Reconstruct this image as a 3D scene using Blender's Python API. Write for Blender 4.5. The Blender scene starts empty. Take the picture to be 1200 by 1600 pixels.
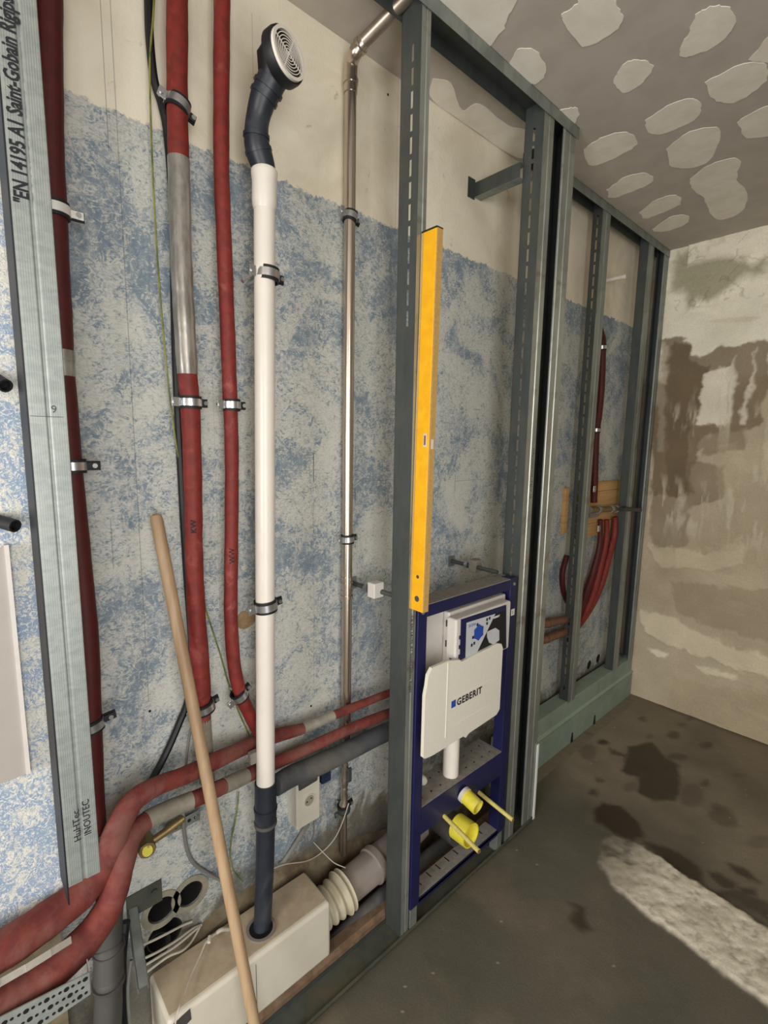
import bpy, bmesh, math, random
import numpy as np
from math import sin, cos, pi, radians
from mathutils import Vector, Matrix

random.seed(7); np.random.seed(7)
SC = bpy.context.scene
COL = SC.collection

# ------------------------------------------------------------------ camera
FPX = 767.0
YAW, PITCH, ROLL = radians(47.82), radians(-8.06), radians(0.91)
CAM = np.array([1.282, 0.0, 1.653])
FW = np.array([-sin(YAW)*cos(PITCH), cos(YAW)*cos(PITCH), sin(PITCH)])
_r = np.cross(FW, [0, 0, 1]); _r /= np.linalg.norm(_r); _u = np.cross(_r, FW)
RT = _r*cos(ROLL) + _u*sin(ROLL); UP = -_r*sin(ROLL) + _u*cos(ROLL)
cd = bpy.data.cameras.new('camera'); cam = bpy.data.objects.new('camera', cd); COL.objects.link(cam)
cd.sensor_fit = 'VERTICAL'; cd.sensor_height = 36; cd.sensor_width = 27; cd.lens = FPX*36/1600
cd.clip_start = .02
cam.matrix_world = Matrix(((RT[0], UP[0], -FW[0], CAM[0]), (RT[1], UP[1], -FW[1], CAM[1]),
                           (RT[2], UP[2], -FW[2], CAM[2]), (0, 0, 0, 1)))
SC.camera = cam

# ------------------------------------------------------------------ world and window daylight
SC.view_settings.view_transform = 'Standard'; SC.view_settings.look = 'None'
SC.view_settings.exposure = 0.25; SC.view_settings.gamma = 1; SC.view_settings.use_curve_mapping = False
w = bpy.data.worlds.new('world'); SC.world = w; w.use_nodes = True
w.node_tree.nodes['Background'].inputs[0].default_value = (.75, .85, 1, 1)
w.node_tree.nodes['Background'].inputs[1].default_value = 1.0

def area(name, loc, size, power, rot, col=(1, 1, 1)):
    l = bpy.data.lights.new(name, 'AREA'); l.shape = 'RECTANGLE'; l.size, l.size_y = size
    l.energy = power; l.color = col
    o = bpy.data.objects.new(name, l); COL.objects.link(o); o.location = loc; o.rotation_euler = rot
    return o
# daylight entering through the window in the near wall and the balcony door on the right
area('window_daylight', (1.45, -2.87, 1.62), (1.6, 1.35), 95, (radians(90), 0, 0), (1.0, .97, .92))
area('door_daylight', (2.58, -.35, 1.45), (1.1, 2.0), 34, (radians(90), 0, radians(90)), (1.0, .96, .9))

H = 2.81; YB = 3.34; XR = 2.6; YN = -2.9; XF = .274; TR = .2

# ------------------------------------------------------------------ helpers
def P(px, py, **k):
    """the point of a real plane (x=, y= or z=) that the photograph shows at a pixel"""
    d = FW + RT*(px-600)/FPX + UP*(800-py)/FPX
    a, v = list(k.items())[0]; i = 'xyz'.index(a)
    return CAM + d*((v-CAM[i])/d[i])

def lin(r, g, b):
    f = lambda c: (c/255/12.92) if c/255 <= .04045 else ((c/255+.055)/1.055)**2.4
    return (f(r), f(g), f(b), 1)

def nd(nt, t, **kw):
    n = nt.nodes.new(t)
    for k, v in kw.items(): setattr(n, k, v)
    return n
def math_(nt, op, a, b=None, c=None, clamp=False):
    n = nd(nt, 'ShaderNodeMath', operation=op, use_clamp=clamp)
    for i, v in enumerate((a, b, c)):
        if v is None: continue
        if isinstance(v, (int, float)): n.inputs[i].default_value = v
        else: nt.links.new(v, n.inputs[i])
    return n.outputs[0]
def noise(nt, co, scale, detail=4, dist=0, rough=.5, sc3=None):
    n = nd(nt, 'ShaderNodeTexNoise'); n.inputs['Scale'].default_value = scale
    n.inputs['Detail'].default_value = detail; n.inputs['Distortion'].default_value = dist
    n.inputs['Roughness'].default_value = rough
    if sc3:
        m = nd(nt, 'ShaderNodeMapping'); m.inputs['Scale'].default_value = sc3
        nt.links.new(co, m.inputs[0]); co = m.outputs[0]
    nt.links.new(co, n.inputs['Vector']); return n.outputs['Fac']
def mix(nt, f, a, b):
    n = nd(nt, 'ShaderNodeMix', data_type='RGBA')
    if isinstance(f, (int, float)): n.inputs[0].default_value = f
    else: nt.links.new(f, n.inputs[0])
    for i, v in ((6, a), (7, b)):
        if isinstance(v, tuple): n.inputs[i].default_value = v
        else: nt.links.new(v, n.inputs[i])
    return n.outputs[2]
def ramp(nt, f, lo, hi):
    n = nd(nt, 'ShaderNodeMapRange', interpolation_type='SMOOTHSTEP')
    n.inputs[1].default_value = lo; n.inputs[2].default_value = hi
    nt.links.new(f, n.inputs[0]); return n.outputs[0]
def newmat(name):
    m = bpy.data.materials.new(name); m.use_nodes = True
    nt = m.node_tree; b = nt.nodes['Principled BSDF']
    co = nd(nt, 'ShaderNodeTexCoord').outputs['Object']
    return m, nt, b, co
def bump(nt, b, h, strength, dist=.01):
    n = nd(nt, 'ShaderNodeBump'); n.inputs['Strength'].default_value = strength
    n.inputs['Distance'].default_value = dist
    nt.links.new(h, n.inputs['Height']); nt.links.new(n.outputs[0], b.inputs['Normal'])

def mat(name, c, rough=.6, metal=0, var=.12, scale=30, bmp=.1, c2=None, dirt=None, sc3=None, dirtlo=.5, dirthi=.75):
    m, nt, b, co = newmat(name)
    c = lin(*c); d = lin(*c2) if c2 else tuple(x*(1-2*var) for x in c[:3])+(1,)
    n = noise(nt, co, scale, 5, .3, .6, sc3)
    col = mix(nt, ramp(nt, n, .35, .68), c, d)
    if dirt:
        col = mix(nt, math_(nt, 'MULTIPLY', ramp(nt, noise(nt, co, scale*.35, 6, .5, .65), dirtlo, dirthi), .8), col, lin(*dirt))
    nt.links.new(col, b.inputs['Base Color'])
    b.inputs['Roughness'].default_value = rough; b.inputs['Metallic'].default_value = metal
    if bmp: bump(nt, b, n, bmp, .002)
    return m

M = {}
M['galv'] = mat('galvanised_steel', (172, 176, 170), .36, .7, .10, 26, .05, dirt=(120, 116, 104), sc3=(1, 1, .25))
M['track_dirty'] = mat('dirty_floor_track', (78, 82, 74), .7, .2, .15, 16, .3, dirt=(92, 84, 66), dirtlo=.42, dirthi=.65)
M['galv_far'] = mat('galvanised_steel_dull', (150, 156, 152), .5, .6, .12, 22, .05, dirt=(110, 106, 94), sc3=(1, 1, .25))
M['galv_web'] = mat('galvanised_steel_shaded', (84, 89, 87), .5, .5, .10, 26, .05, dirt=(96, 94, 84), sc3=(1, 1, .25))  # darker copy of the same steel, shade of the webs put into its colour
M['knurl'] = mat('knurled_galvanised_steel', (160, 166, 162), .42, .4, .06, 40, .1, c2=(146, 153, 150), sc3=(1, 1, 2))
M['red'] = mat('red_pipe_insulation', (128, 38, 30), .62, 0, .13, 45, .35, c2=(108, 30, 24), dirt=(165, 90, 82), dirtlo=.55, dirthi=.8)
M['red_dark'] = mat('darkened_red_pipe_insulation', (78, 12, 14), .6, 0, .12, 40, .3)  # red insulation with the shade of the chase put into its colour
M['red_dusty'] = mat('dusty_red_pipe_insulation', (118, 50, 41), .8, 0, .1, 24, .4, c2=(92, 32, 30), dirt=(124, 84, 74), dirtlo=.42, dirthi=.7)
M['tape'] = mat('silver_tape', (176, 172, 166), .34, .55, .12, 35, .5, c2=(140, 136, 130), sc3=(1, 1, .4))
M['tape_pale'] = mat('pale_dusty_tape', (172, 166, 156), .6, 0, .08, 40, .4)
M['tape_dust'] = mat('dusty_grey_tape', (150, 145, 132), .6, .2, .12, 30, .4)
M['white_pipe'] = mat('white_plastic_pipe', (226, 220, 210), .3, 0, .02, 12, .02)
M['black_pipe'] = mat('slate_plastic_pipe', (36, 42, 52), .42, 0, .12, 18, .2, dirt=(86, 88, 92))
M['black_dusty'] = mat('dusty_slate_plastic', (70, 72, 76), .75, 0, .12, 16, .3, dirt=(104, 100, 92), dirtlo=.4, dirthi=.7)
M['rubber'] = mat('black_rubber', (22, 22, 24), .6, 0, .1, 60, .1)
M['steel'] = mat('stainless_steel', (205, 192, 178), .24, .95, .04, 20, .02, sc3=(1, 1, .2))
M['steel_dull'] = mat('dull_stainless_steel', (168, 156, 142), .38, .85, .08, 30, .05, dirt=(120, 108, 94))
M['zinc'] = mat('zinc_plated_steel', (200, 202, 204), .3, .9, .06, 60, .05)
M['clip_white'] = mat('pale_zinc_plate', (232, 230, 225), .4, .2, .03, 60, .05)
M['blue'] = mat('blue_powder_coat', (22, 24, 70), .42, 0, .08, 30, .05, dirt=(40, 42, 80), dirtlo=.55, dirthi=.85)
M['dust'] = mat('dusty_steel_ledge', (138, 132, 124), .85, 0, .12, 60, .3)
M['cistern'] = mat('white_cistern_plastic', (205, 200, 194), .45, 0, .03, 20, .05, dirt=(176, 164, 148), dirtlo=.5, dirthi=.8)
M['foam'] = mat('ivory_foam_board', (218, 214, 200), .7, 0, .02, 90, .15)
M['foam_print'] = mat('pale_moulded_line', (236, 232, 220), .7, 0, .02, 90, .1)
M['yellow'] = mat('yellow_level_paint', (236, 176, 22), .4, 0, .06, 30, .03, c2=(228, 164, 16), dirt=(190, 138, 40), dirtlo=.62, dirthi=.8)
M['level_edge'] = mat('worn_level_edge', (196, 158, 88), .5, .1, .12, 120, .2, c2=(178, 146, 92), sc3=(1, 1, 1))
M['lemon'] = mat('lemon_plastic', (226, 214, 66), .5, 0, .05, 60, .1, dirt=(205, 196, 120), dirtlo=.5, dirthi=.8)
M['rod'] = mat('pale_yellow_rod_sleeve', (214, 200, 116), .5, 0, .08, 60, .1)
M['stick'] = mat('beech_wood', (174, 148, 116), .5, 0, .08, 20, .1, c2=(156, 128, 98), sc3=(2, 2, .12), dirt=(150, 112, 76), dirtlo=.66, dirthi=.82)
M['pine'] = mat('pine_board', (206, 166, 110), .7, 0, .1, 16, .1, c2=(186, 144, 92), sc3=(1, .12, 3))
M['terracotta'] = mat('peach_edge_board', (122, 98, 76), .9, 0, .14, 24, .4, c2=(96, 74, 56), dirt=(100, 88, 70), dirtlo=.45, dirthi=.7)
M['box_white'] = mat('ivory_tank_plastic', (206, 200, 184), .5, 0, .02, 14, .05)
M['box_dust'] = mat('dusty_tank_top', (178, 162, 138), .85, 0, .06, 26, .15, c2=(166, 148, 124))
M['bellows'] = mat('cream_rubber_bellows', (190, 182, 158), .55, 0, .06, 20, .1, dirt=(170, 150, 112), dirtlo=.5, dirthi=.75)
M['grey_pipe'] = mat('grey_drain_plastic', (132, 122, 116), .6, 0, .07, 12, .1, dirt=(150, 138, 122))
M['grey_dark'] = mat('dark_grey_plastic', (70, 68, 66), .6, 0, .08, 12, .1, dirt=(96, 90, 82))
M['black'] = mat('black_plastic', (16, 17, 20), .5, 0, .05, 30, .05)
M['ink'] = mat('black_ink', (28, 28, 34), .8, 0, 0, 30, 0)
M['ink_grey'] = mat('grey_ink', (74, 76, 74), .8, 0, 0, 30, 0)
M['ink_white'] = mat('white_print', (225, 225, 225), .6, 0, 0, 30, 0)
M['ink_blue'] = mat('blue_print', (34, 70, 160), .6, 0, .02, 30, 0)
M['card_black'] = mat('black_card', (20, 20, 20), .6, 0, .05, 30, 0)
M['card_grey'] = mat('pale_grey_card', (188, 190, 194), .6, 0, .03, 30, 0)
M['wire_green'] = mat('green_yellow_wire', (142, 140, 66), .5, 0, .2, 18, 0, c2=(74, 92, 46))
M['wire_white'] = mat('white_cable', (196, 190, 176), .55, 0, .05, 30, 0)
M['wire_grey'] = mat('grey_cable', (128, 126, 122), .6, 0, .06, 30, 0)
M['brass'] = mat('dull_brass', (150, 128, 84), .45, .6, .15, 40, .2)
M['copper'] = mat('dusty_copper_pipe', (140, 100, 84), .5, .3, .15, 30, .2)
M['green'] = mat('green_painted_board', (142, 158, 146), .7, 0, .05, 10, .05, c2=(130, 148, 134), dirt=(128, 132, 112), dirtlo=.55, dirthi=.8)
M['green_lit'] = mat('lit_green_board_lip', (156, 172, 156), .6, 0, .04, 10, .05)  # paler copy of the board green, the lip's highlight put into the colour
M['socket'] = mat('socket_plastic', (204, 200, 186), .5, 0, .03, 20, .05, dirt=(168, 158, 138), dirtlo=.55, dirthi=.8)
M['plaster_patch'] = mat('skim_plaster', (238, 232, 220), .85, 0, .03, 14, .15, c2=(228, 221, 207))
M['beige'] = mat('beige_cover', (164, 158, 152), .6, 0, .03, 10, .03)
M['mortar'] = mat('rough_mortar', (132, 122, 100), .95, 0, .15, 14, .8, c2=(104, 92, 70), dirt=(84, 64, 44), dirtlo=.5, dirthi=.7)
M['gypsum'] = mat('gypsum_ring', (150, 144, 126), .9, 0, .1, 22, .4, c2=(126, 122, 108))
M['hole'] = mat('dark_hole', (34, 30, 26), .9, 0, .2, 20, .3)
M['wall_plain'] = mat('painted_wall', (190, 182, 166), .85, 0, .04, 6, .1)

class MB:
    def __init__(s): s.v = []; s.f = []
    def add(s, vs, fs):
        n = len(s.v); s.v += [tuple(map(float, a)) for a in vs]; s.f += [tuple(i+n for i in f) for f in fs]; return s
    def box(s, a, b):
        x0, y0, z0 = [min(p, q) for p, q in zip(a, b)]; x1, y1, z1 = [max(p, q) for p, q in zip(a, b)]
        return s.add([(x0,y0,z0),(x1,y0,z0),(x1,y1,z0),(x0,y1,z0),(x0,y0,z1),(x1,y0,z1),(x1,y1,z1),(x0,y1,z1)],
                     [(0,3,2,1),(4,5,6,7),(0,1,5,4),(1,2,6,5),(2,3,7,6),(3,0,4,7)])
    def prism(s, poly, n, depth):
        """flat polygon (3-D points) pushed along n"""
        poly = [Vector(p) for p in poly]; n = Vector(n).normalized()
        nn = Vector((0, 0, 0))
        for i in range(len(poly)): nn += poly[i].cross(poly[(i+1) % len(poly)])
        if nn.dot(n) < 0: poly = poly[::-1]
        k = len(poly); top = [p+n*depth for p in poly]
        return s.add(poly+top, [tuple(range(k))[::-1], tuple(range(k, 2*k))]+[(i, (i+1) % k, k+(i+1) % k, k+i) for i in range(k)])
    def tube(s, pts, r, seg=16, cap=True, inner=None):
        pts = [Vector(p) for p in pts]; n = len(pts)
        rs = list(r) if hasattr(r, '__len__') else [r]*n
        T = [(pts[min(i+1, n-1)]-pts[max(i-1, 0)]).normalized() for i in range(n)]
        a = T[0].orthogonal().normalized(); vs = []; fs = []
        for i in range(n):
            a = (a-T[i]*a.dot(T[i])).normalized(); b = T[i].cross(a)
            for k in range(seg):
                t = 2*pi*k/seg; vs.append(pts[i]+(a*cos(t)+b*sin(t))*rs[i])
        for i in range(n-1):
            for k in range(seg):
                k2 = (k+1) % seg; fs.append((i*seg+k, i*seg+k2, (i+1)*seg+k2, (i+1)*seg+k))
        if cap: fs += [tuple(range(seg))[::-1], tuple((n-1)*seg+k for k in range(seg))]
        return s.add(vs, fs)
    def pipe(s, a, b, ro, ri, seg=24, axis=None):
        """hollow straight pipe"""
        a, b = Vector(a), Vector(b); t = (b-a).normalized(); u = t.orthogonal().normalized(); w_ = t.cross(u)
        vs = []
        for p, r in ((a, ro), (b, ro), (b, ri), (a, ri)):
            for k in range(seg):
                q = 2*pi*k/seg; vs.append(p+(u*cos(q)+w_*sin(q))*r)
        fs = []
        for j in range(4):
            for k in range(seg):
                k2 = (k+1) % seg; j2 = (j+1) % 4
                fs.append((j*seg+k, j*seg+k2, j2*seg+k2, j2*seg+k))
        return s.add(vs, fs)
    def extr(s, sec, z0, z1, t=.0012):
        """sheet-metal section: 2-D polyline (x,y) with thickness, run from z0 to z1"""
        sec = [Vector((a, b)) for a, b in sec]; n = len(sec); L = []; R = []
        for i in range(n):
            d = (sec[min(i+1, n-1)]-sec[max(i-1, 0)]).normalized(); q = Vector((-d.y, d.x))
            L.append(sec[i]+q*t/2); R.append(sec[i]-q*t/2)
        ring = L+R[::-1]; k = len(ring)
        vs = [(p.x, p.y, z0) for p in ring]+[(p.x, p.y, z1) for p in ring]
        fs = [(i, (i+1) % k, k+(i+1) % k, k+i) for i in range(k)]
        for i in range(n-1):
            fs.append((i, 2*n-1-i, 2*n-2-i, i+1)); fs.append((k+i, k+i+1, k+2*n-2-i, k+2*n-1-i))
        return s.add(vs, fs)
    def build(s, name, m, parent=None, smooth=False, bev=0, sub=0):
        off = WL.get(parent.name, Vector((0, 0, 0))) if parent else Vector((0, 0, 0))
        me = bpy.data.meshes.new(name)
        me.from_pydata([tuple(Vector(p)-off) for p in s.v], [], s.f)
        bm = bmesh.new(); bm.from_mesh(me); bmesh.ops.recalc_face_normals(bm, faces=bm.faces[:]); bm.to_mesh(me); bm.free()
        me.materials.append(M[m] if isinstance(m, str) else m)
        o = bpy.data.objects.new(name, me); COL.objects.link(o)
        if parent: o.parent = parent
        WL[o.name] = off
        if smooth:
            for p in me.polygons: p.use_smooth = True
            e = o.modifiers.new('split', 'EDGE_SPLIT'); e.split_angle = radians(40)
        if bev:
            b = o.modifiers.new('bevel', 'BEVEL'); b.width = bev; b.segments = 3; b.limit_method = 'ANGLE'
            for p in me.polygons: p.use_smooth = True
            if not smooth:
                wn = o.modifiers.new('wn', 'WEIGHTED_NORMAL'); wn.keep_sharp = True
        return o
WL = {}

def tag(o, label, cat, group=None):
    o['label'] = label; o['category'] = cat
    if group: o['group'] = group
    return o
def thing(name, label, cat, loc, group=None):
    o = bpy.data.objects.new(name, None); COL.objects.link(o); o.location = loc; o.empty_display_size = .05
    WL[o.name] = Vector(loc); tag(o, label, cat, group); return o
def struct(o):
    o['kind'] = 'structure'; return o

def smooth_path(pts, step=8):
    pts = [np.array(p, float) for p in pts]; out = []
    for i in range(len(pts)-1):
        p0 = pts[max(i-1, 0)]; p1 = pts[i]; p2 = pts[i+1]; p3 = pts[min(i+2, len(pts)-1)]
        for k in range(step):
            t = k/step
            out.append(.5*((2*p1)+(-p0+p2)*t+(2*p0-5*p1+4*p2-p3)*t*t+(-p0+3*p1-3*p2+p3)*t**3))
    out.append(pts[-1]); return out
def path(specs, step=8):
    """(px, py, x, r) -> smooth points on the planes x and their radii"""
    q = smooth_path([list(P(a, b, x=x))+[r] for a, b, x, r in specs], step)
    return [Vector(p[:3]) for p in q], [p[3] for p in q]
def wobble(rs, amt):
    return [r*(1+amt*(sin(i*.9+1.3)+.6*sin(i*2.3))) for i, r in enumerate(rs)]

def text(body, size, org, xd, yd, m, parent, name='lettering', extrude=.0003, sx=1.0, label=None, shear=0, thick=0, space=1.0):
    c = bpy.data.curves.new(name, 'FONT'); c.body = body; c.size = size; c.extrude = extrude; c.shear = shear; c.offset = thick; c.space_character = space
    c.resolution_u = 2
    t = bpy.data.objects.new(name+'_tmp', c); COL.objects.link(t)
    bpy.context.view_layer.update()
    me = bpy.data.meshes.new_from_object(t.evaluated_get(bpy.context.evaluated_depsgraph_get()))
    bpy.data.objects.remove(t); bpy.data.curves.remove(c)
    off = WL.get(parent.name, Vector((0, 0, 0)))
    xd = Vector(xd).normalized(); yd = Vector(yd).normalized(); z = xd.cross(yd); o3 = Vector(org)-off
    for v in me.vertices:
        p = v.co.copy(); v.co = o3+xd*p.x*sx+yd*p.y+z*p.z
    me.materials.clear(); me.materials.append(M[m])
    o = bpy.data.objects.new(name, me); COL.objects.link(o); o.parent = parent; WL[o.name] = off
    if label: o['label'] = label
    return o

# --------------------------------------------------- numpy value noise and polygon fields (wear with a shape of its own)
def vnoise(u, v, scale, seed=0, octaves=4):
    out = np.zeros_like(u); amp = 1; tot = 0
    for o in range(octaves):
        rs = np.random.RandomState(seed*31+o); g = rs.rand(256, 256); s = scale*2**o
        a = u*s+1000.3; b = v*s+1000.7
        i = np.floor(a).astype(int); j = np.floor(b).astype(int); fa = a-i; fb = b-j
        fa = fa*fa*(3-2*fa); fb = fb*fb*(3-2*fb); i %= 256; j %= 256; i1 = (i+1) % 256; j1 = (j+1) % 256
        out += amp*((g[i, j]*(1-fa)+g[i1, j]*fa)*(1-fb)+(g[i, j1]*(1-fa)+g[i1, j1]*fa)*fb); tot += amp; amp *= .5
    return out/tot
def polyfield(u, v, poly, soft):
    """1 inside, 0 outside, soft edge"""
    poly = np.array(poly); n = len(poly); d = np.full(u.shape, 1e9); ins = np.zeros(u.shape, bool)
    for i in range(n):
        a = poly[i]; b = poly[(i+1) % n]; ab = b-a; L = ab@ab+1e-12
        t = np.clip(((u-a[0])*ab[0]+(v-a[1])*ab[1])/L, 0, 1)
        d = np.minimum(d, np.hypot(u-a[0]-ab[0]*t, v-a[1]-ab[1]*t))
        c = ((a[1] > v) != (b[1] > v)) & (u < (b[0]-a[0])*(v-a[1])/(b[1]-a[1]+1e-12)+a[0]); ins ^= c
    s = np.where(ins, d, -d); t = np.clip(s/soft*.5+.5, 0, 1); return t*t*(3-2*t)
def grid_mesh(name, U, V, pos, colarr, rougharr, m):
    nu, nv = U.shape
    me = bpy.data.meshes.new(name)
    vs = pos.reshape(-1, 3); idx = np.arange(nu*nv).reshape(nu, nv)
    f = np.stack([idx[:-1, :-1], idx[1:, :-1], idx[1:, 1:], idx[:-1, 1:]], -1).reshape(-1, 4)
    me.vertices.add(len(vs)); me.vertices.foreach_set('co', vs.ravel().astype(np.float32))
    me.loops.add(f.size); me.loops.foreach_set('vertex_index', f.ravel().astype(np.int32))
    me.polygons.add(len(f)); me.polygons.foreach_set('loop_start', (np.arange(len(f))*4).astype(np.int32))
    me.polygons.foreach_set('loop_total', np.full(len(f), 4, np.int32))
    me.polygons.foreach_set('use_smooth', np.ones(len(f), bool))
    me.update(); me.validate()
    ca = me.color_attributes.new('tint', 'FLOAT_COLOR', 'POINT')
    c4 = np.concatenate([colarr.reshape(-1, 3), rougharr.reshape(-1, 1)], 1)
    ca.data.foreach_set('color', c4.ravel().astype(np.float32))
    me.materials.append(m)
    o = bpy.data.objects.new(name, me); COL.objects.link(o); WL[o.name] = Vector((0, 0, 0)); return o
def attr_mat(name, fine=140, bs=.25, var=.25):
    m, nt, b, co = newmat(name)
    a = nd(nt, 'ShaderNodeAttribute', attribute_name='tint')
    n = noise(nt, co, fine, 5, 0, .65)
    k = nd(nt, 'ShaderNodeMapRange'); k.inputs[1].default_value = .3; k.inputs[2].default_value = .7
    k.inputs[3].default_value = 1-var; k.inputs[4].default_value = 1+var; nt.links.new(n, k.inputs[0])
    v = nd(nt, 'ShaderNodeVectorMath', operation='SCALE'); nt.links.new(a.outputs['Color'], v.inputs[0]); nt.links.new(k.outputs[0], v.inputs['Scale'])
    nt.links.new(v.outputs[0], b.inputs['Base Color']); nt.links.new(a.outputs['Alpha'], b.inputs['Roughness'])
    b.inputs['Specular IOR Level'].default_value = .35
    bump(nt, b, n, bs, .003); return m
def L3(r, g, b): return np.array(lin(r, g, b)[:3])
def blend(col, f, c): return col*(1-f[..., None])+c*f[..., None]

# ================================================================== STRUCTURE
# ---- wallpapered wall
def wallpaper():
    m, nt, b, co = newmat('mottled_blue_wallpaper')
    sep = nd(nt, 'ShaderNodeSeparateXYZ'); nt.links.new(co, sep.inputs[0]); Y, Z = sep.outputs[1], sep.outputs[2]
    big = noise(nt, co, 4.5, 4, .8, .6); mid = noise(nt, co, 16, 4, 1.6, .6)
    dab = noise(nt, co, 34, 3, 2.6, .62); dab2 = noise(nt, co, 52, 3, 3.4, .6, (1, .7, 1.3)); dab3 = noise(nt, co, 60, 3, 3.0, .6, (1, 1.3, .8))
    top = ramp(nt, Z, 1.70, 2.42)
    dens = math_(nt, 'ADD', math_(nt, 'MULTIPLY', math_(nt, 'SUBTRACT', big, .5), .85), math_(nt, 'MULTIPLY', top, .045))
    c = mix(nt, ramp(nt, mid, .36, .64), lin(120, 136, 148), lin(150, 160, 166))
    k1 = math_(nt, 'SUBTRACT', math_(nt, 'ADD', dab, math_(nt, 'MULTIPLY', math_(nt, 'SUBTRACT', mid, .5), .35)), dens)
    k2 = math_(nt, 'SUBTRACT', dab2, math_(nt, 'MULTIPLY', dens, .7))
    k3 = math_(nt, 'ADD', dab3, math_(nt, 'MULTIPLY', dens, .5))
    c = mix(nt, math_(nt, 'MULTIPLY', ramp(nt, k1, .38, .56), .86), c, lin(190, 190, 183))
    c = mix(nt, math_(nt, 'MULTIPLY', ramp(nt, k3, .54, .67), .6), c, lin(104, 122, 140))
    c = mix(nt, math_(nt, 'MULTIPLY', ramp(nt, k2, .48, .59), .75), c, lin(206, 205, 197))
    # ragged upper hem of the wallpaper, cream distemper above
    edge = math_(nt, 'ADD', Z, math_(nt, 'MULTIPLY', math_(nt, 'SUBTRACT', noise(nt, co, 30, 5, 1, .7), .5), .055))
    paint = mix(nt, ramp(nt, noise(nt, co, 3.5, 5, .6, .6), .35, .7), lin(234, 226, 206), lin(216, 206, 184))
    paint = mix(nt, math_(nt, 'MULTIPLY', ramp(nt, noise(nt, co, 22, 6, .8, .7), .62, .75), .5), paint, lin(128, 118, 88))
    c = mix(nt, ramp(nt, edge, 2.357, 2.363), c, paint)
    # pencil strokes and seams drawn on the paper
    def mark(y, z, hw, hh, s, col=(60, 64, 76)):
        nonlocal c
        a = math_(nt, 'MULTIPLY', math_(nt, 'COMPARE', Y, float(y), hw), math_(nt, 'COMPARE', Z, float(z), hh))
        c = mix(nt, math_(nt, 'MULTIPLY', a, s), c, lin(*col))
    for (px, py, hw, hh, s) in [(490, 730, .0016, .045, .75), (555, 740, .0008, .10, .45), (555, 775, .0018, .03, .5),
                                (470, 735, .07, .0008, .5), (600, 750, .09, .0009, .5), (735, 750, .10, .0009, .55),
                                (711, 755, .0014, .035, .6), (740, 700, .04, .0008, .4), (340, 830, .0006, .5, .28),
                                (490, 930, .0008, .30, .35), (557, 985, .0008, .35, .3), (205, 600, .0009, .8, .45),
                                (175, 850, .0009, .06, .5), (385, 1130, .0009, .08, .5), (160, 60, .0009, .22, .45),
                                (395, 90, .0007, .10, .4), (620, 260, .0009, .25, .3), (745, 640, .025, .002, .35)]:
        q = P(px, py, x=0.0); mark(q[1], q[2], hw, hh, s)
    # bare, dirty foot of the wall
    foot = math_(nt, 'ADD', Z, math_(nt, 'MULTIPLY', math_(nt, 'SUBTRACT', noise(nt, co, 9, 6, .6, .65), .5), .35))
    c = mix(nt, math_(nt, 'MULTIPLY', math_(nt, 'SUBTRACT', 1, ramp(nt, foot, .25, .36)), .85), c, lin(96, 88, 72))
    nt.links.new(c, b.inputs['Base Color']); b.inputs['Roughness'].default_value = .8
    b.inputs['Specular IOR Level'].default_value = .3
    h = math_(nt, 'ADD', math_(nt, 'MULTIPLY', dab, .7), noise(nt, co, 160, 3, 0, .6))
    bump(nt, b, h, .3, .003)
    return m
M['wallpaper'] = wallpaper()

def cutters(o, cyls):
    mods = []; cs = []
    for a, bb, r in cyls:
        mb = MB(); mb.tube([a, bb], r, 28); c = mb.build('cut', 'hole'); cs.append(c)
        m = o.modifiers.new('c', 'BOOLEAN'); m.operation = 'DIFFERENCE'; m.object = c; m.solver = 'EXACT'
    bpy.context.view_layer.update()
    me = bpy.data.meshes.new_from_object(o.evaluated_get(bpy.context.evaluated_depsgraph_get()))
    o.modifiers.clear(); o.data = me
    for c in cs: bpy.data.objects.remove(c)
wl = struct(MB().box((-.14, YN, -.06), (0, YB, H)).build('wall_left', 'wallpaper'))
holes = []
for px, py, r in [(252, 1421, .037), (297, 1396, .037), (921, 1039, .03), (935, 1029, .03)]:
    q = P(px, py, x=0.0); holes.append((Vector((-.07, q[1], q[2])), Vector((.02, q[1], q[2])), r))
for px, py, r in [(258, 1462, .048), (245, 1482, .04)]:
    q = P(px, py, x=0.0); holes.append((Vector((-.1, q[1], q[2])), Vector((.02, q[1], q[2])), r))
cutters(wl, holes)
# grey gypsum bedding around the double box openings and dark boxes in them
g = MB()
for (a, bb, r) in holes[:2]: g.pipe(Vector((-.001, a.y, a.z)), Vector((.003, a.y, a.z)), r+.016, r-.001, 32)
g.build('gypsum_ring', 'gypsum', wl)
for (a, bb, r) in holes:
    mb = MB().pipe(Vector((-.069 if r < .04 else -.099, a.y, a.z)), Vector((-.004, a.y, a.z)), r-.0005, r-.003, 28)
    mb.tube([Vector((-.068 if r < .04 else -.098, a.y, a.z)), Vector((-.064 if r < .04 else -.094, a.y, a.z))], r-.002, 28)
    mb.build('box_lining', 'hole', wl)

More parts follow.
